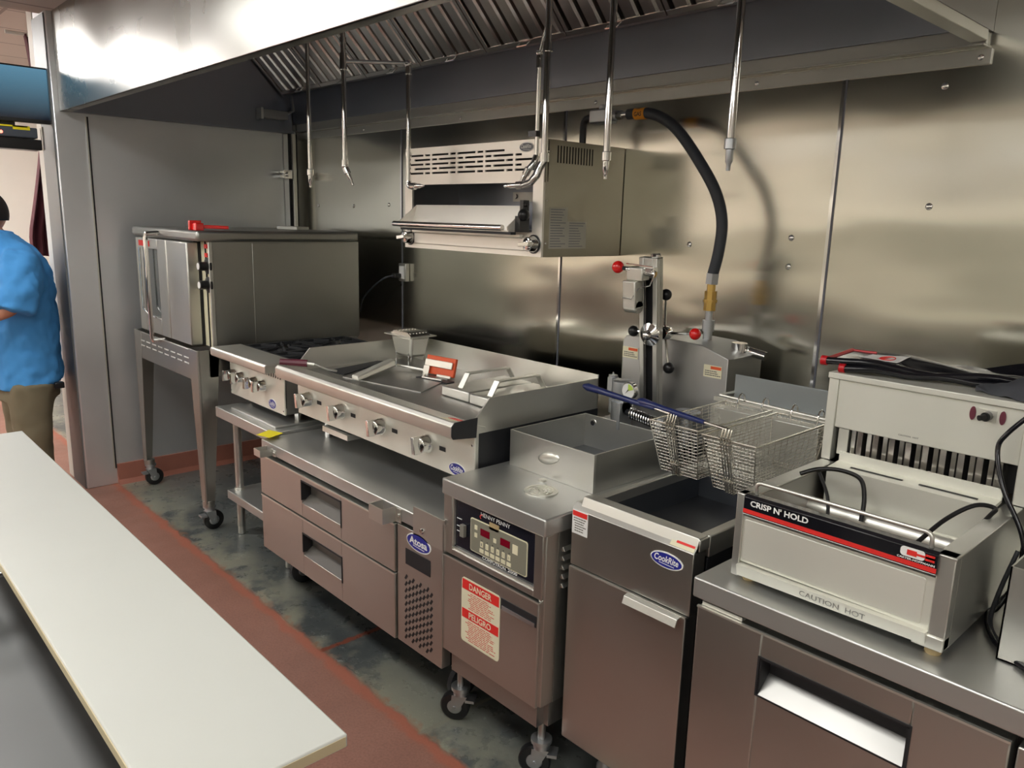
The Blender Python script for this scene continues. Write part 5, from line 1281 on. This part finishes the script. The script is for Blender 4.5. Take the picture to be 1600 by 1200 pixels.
tag(MB_.build('curtain_rod', M['whitejamb']), 'thin rod carrying the maroon cloth beyond the doorway', 'curtain rod')

def skin_mesh(name, pts, edges, rad, mat, parent, sub=2, root=0):
    o = ORG[parent.name]
    me = bpy.data.meshes.new(name); me.from_pydata([tuple(Vector(p)-o) for p in pts], edges, [])
    ob = bpy.data.objects.new(name, me); COL.objects.link(ob); ob.parent = parent; ORG[ob.name] = o
    ob.modifiers.new('skin', 'SKIN').use_smooth_shade = True
    if not me.skin_vertices: 
        bpy.context.view_layer.objects.active = ob
    sv = me.skin_vertices[0].data
    for i, r in enumerate(rad):
        sv[i].radius = r if isinstance(r, tuple) else (r, r)
        sv[i].use_root = (i == root)
    md = ob.modifiers.new('sub', 'SUBSURF'); md.levels = sub; md.render_levels = sub
    me.materials.append(mat)
    return ob
pe = thing('person', 'person in a blue polo shirt and khaki trousers, cut off by the left picture edge', 'person', (-5.15, .90, 0))
X = -5.15
# body: pelvis, spine, neck, arms, hands root, legs
P = [(X, .93, .92), (X, .95, 1.10), (X, .93, 1.30), (X, .90, 1.43), (X, .87, 1.50), (X, .84, 1.56),
     (X+.15, .94, 1.34), (X+.255, .88, 1.10), (X+.19, .66, 1.02), (X+.17, .60, 1.015),
     (X-.17, .90, 1.40), (X-.22, .84, 1.12), (X-.15, .64, 1.02), (X-.13, .58, 1.01),
     (X+.10, .93, .86), (X+.11, .90, .48), (X+.11, .94, .10), (X+.11, .84, .045),
     (X-.10, .93, .86), (X-.11, .90, .48), (X-.11, .94, .10), (X-.11, .84, .045)]
E_ = [(0, 1), (1, 2), (2, 3), (3, 4), (4, 5), (3, 6), (6, 7), (7, 8), (8, 9), (3, 10), (10, 11), (11, 12), (12, 13), (0, 14), (14, 15), (15, 16), (16, 17), (0, 18), (18, 19), (19, 20), (20, 21)]
Rr = [(.13, .11), (.12, .11), (.12, .09), (.07, .06), .050, .055, .040, .042, .034, .028, .06, .045, .034, .028, .09, .058, .042, .035, .09, .058, .042, .035]
body = skin_mesh('body', P, E_, Rr, M['skin'], pe)
# head with face
hd = MB(); hc = Vector((X, .845, 1.605)); vs = []; sg_, rn_ = 32, 24
for i in range(rn_+1):
    th = PI*i/rn_
    for j in range(sg_):
        ph = 2*PI*j/sg_
        x = math.sin(th)*math.cos(ph); y = math.sin(th)*math.sin(ph); z = math.cos(th)
        r_x, r_y, r_z = .076, .098, .118
        if z < -.1: r_x *= 1-.28*(-z-.1); r_y *= 1-.10*(-z)
        px_, py_, pz_ = x*r_x, y*r_y, z*r_z
        if y < -.6: 
            py_ -= .022*math.exp(-((px_/.012)**2))*math.exp(-(((pz_+.015)/.02)**2))     # nose
            py_ += .010*(math.exp(-(((abs(px_)-.032)/.014)**2))*math.exp(-(((pz_-.008)/.012)**2)))   # eye sockets
            py_ -= .005*math.exp(-((px_/.024)**2))*math.exp(-(((pz_+.050)/.008)**2))    # lips
            py_ -= .006*math.exp(-((px_/.03)**2))*math.exp(-(((pz_+.088)/.016)**2))     # chin
        vs.append((hc.x+px_, hc.y+py_, hc.z+pz_))
fs = [(i*sg_+j, (i+1)*sg_+j, (i+1)*sg_+(j+1) % sg_, i*sg_+(j+1) % sg_) for i in range(rn_) for j in range(sg_)]
hd.add(vs, fs)
hd.build('head', M['skin'], pe)
for s in (-1, 1):
    MB().sphere((hc.x+s*.030, hc.y-.084, hc.z+.008), .011, 12).build('eye', M['white'], pe)
    ea = MB(); ea.sphere((0, 0, 0), 1, 14); ea.xf(Matrix.Translation((hc.x+s*.078, hc.y+.012, hc.z-.012)) @ Matrix.Rotation(.2, 4, 'X') @ Matrix.Diagonal((.012, .020, .034, 1)))
    ea.sphere((hc.x+s*.076, hc.y+.004, hc.z-.040), .010, 10)
    ea.build('ear', M['skin'], pe)
hr = MB(); vs = []
for i in range(17):
    th = PI*.62*i/16
    for j in range(sg_):
        ph = 2*PI*j/sg_; x = math.sin(th)*math.cos(ph); y = math.sin(th)*math.sin(ph); z = math.cos(th)
        lim = .60 if y > -.2 else .36
        t_h = min(th, PI*lim)
        x = math.sin(t_h)*math.cos(ph); y = math.sin(t_h)*math.sin(ph); z = math.cos(t_h)
        vs.append((hc.x+x*.084, hc.y+y*.107+.002, hc.z+z*.127))
fs = [(i*sg_+j, (i+1)*sg_+j, (i+1)*sg_+(j+1) % sg_, i*sg_+(j+1) % sg_) for i in range(16) for j in range(sg_)]
hr.add(vs, fs); ho = hr.build('hair', M['hair'], pe)
md = ho.modifiers.new('thickness', 'SOLIDIFY'); md.thickness = .008
# hands
for s, wx, wy, wz in ((1, X+.17, .60, 1.015), (-1, X-.13, .58, 1.01)):
    pts = [(wx, wy+.02, wz), (wx, wy-.05, wz-.005)]; ed = [(0, 1)]; rd_ = [(.026, .016), (.036, .014)]
    for k, (dx, ln) in enumerate(((-.030, .062), (-.010, .075), (.010, .070), (.028, .055))):
        b0 = len(pts)
        pts += [(wx+dx, wy-.085, wz-.006), (wx+dx*1.1, wy-.085-ln*.5, wz-.014), (wx+dx*1.1, wy-.085-ln*.9, wz-.034)]
        ed += [(1, b0), (b0, b0+1), (b0+1, b0+2)]; rd_ += [.0095, .0085, .0075]
    b0 = len(pts); pts += [(wx-s*.045, wy-.045, wz-.01), (wx-s*.056, wy-.08, wz-.022)]; ed += [(1, b0), (b0, b0+1)]; rd_ += [.011, .009]
    skin_mesh('hand', pts, ed, rd_, M['skin'], pe, sub=1)
# clothes
def loft(mb, rings, seg=28):
    vs = []; n = len(rings)
    for (c, rx, ry, tx, ty) in rings:      # centre, half width, half depth, tilt of the ring plane
        for j in range(seg):
            a = 2*PI*j/seg; dx, dy = rx*math.cos(a), ry*math.sin(a)
            vs.append((c[0]+dx, c[1]+dy, c[2]+tx*dx+ty*dy))
    fs = [(i*seg+j, i*seg+(j+1) % seg, (i+1)*seg+(j+1) % seg, (i+1)*seg+j) for i in range(n-1) for j in range(seg)]
    fs += [tuple(range(seg))[::-1], tuple(range((n-1)*seg, n*seg))]
    return mb.add(vs, fs)
def fuse(ob, vox=.012, it=6, folds=0.0, scale=.1):
    m1 = ob.modifiers.new('fuse', 'REMESH'); m1.mode = 'VOXEL'; m1.voxel_size = vox; m1.use_smooth_shade = True
    m2 = ob.modifiers.new('soften', 'SMOOTH'); m2.factor = .6; m2.iterations = it
    if folds:
        dt = bpy.data.textures.new('cloth_folds', 'CLOUDS'); dt.noise_scale = scale
        m3 = ob.modifiers.new('folds', 'DISPLACE'); m3.texture = dt; m3.strength = folds; m3.mid_level = .5
sm = MB()
loft(sm, [((X, .958, .640), .200, .186, 0, .10), ((X, .960, .75), .192, .182, 0, .05), ((X, .965, .90), .188, .178, 0, 0), ((X, .968, 1.05), .190, .176, 0, 0),
          ((X, .970, 1.18), .200, .172, 0, 0), ((X, .965, 1.30), .215, .165, 0, -.1), ((X, .950, 1.40), .205, .145, 0, -.2), ((X, .920, 1.46), .150, .125, 0, -.3), ((X, .890, 1.51), .085, .095, 0, -.25)])
for s_ in (-1, 1):
    sm.tube([(X+s_*.13, .955, 1.37), (X+s_*.20, .945, 1.34), (X+s_*.245, .925, 1.22), (X+s_*.265, .885, 1.085)], [.085, .105, .105, .100], 18)
sh = sm.build('polo_shirt', M['shirt'], pe); fuse(sh, .014, 6, .034, .07)
MB().tube([(X+.0+.066*math.cos(a), .876+.078*math.sin(a), 1.505-.012*math.sin(a)) for a in [2*PI*i/20 for i in range(20)]], .014, 8, closed=True).build('collar', M['shirt'], pe)
tm_ = MB()
loft(tm_, [((X, .955, .56), .182, .168, 0, 0), ((X, .958, .65), .172, .160, 0, 0), ((X, .955, .80), .150, .140, 0, 0)])
for s_ in (-1, 1):
    tm_.tube([(X+s_*.095, .955, .66), (X+s_*.105, .940, .46), (X+s_*.112, .945, .08)], [.125, .105, .085], 18)
tr_ = tm_.build('trousers', M['khaki'], pe); fuse(tr_, .014, 8, .02, .12)
for s in (-1, 1): MB().box(X+s*.115-.05, X+s*.115+.05, .70, .99, 0, .08).build('shoe', M['shoe'], pe, bevel=.025)
MB().box(X+.15, X+.19, 1.055, 1.105, .625, .66).build('radio', M['blackplastic'], pe, bevel=.005)
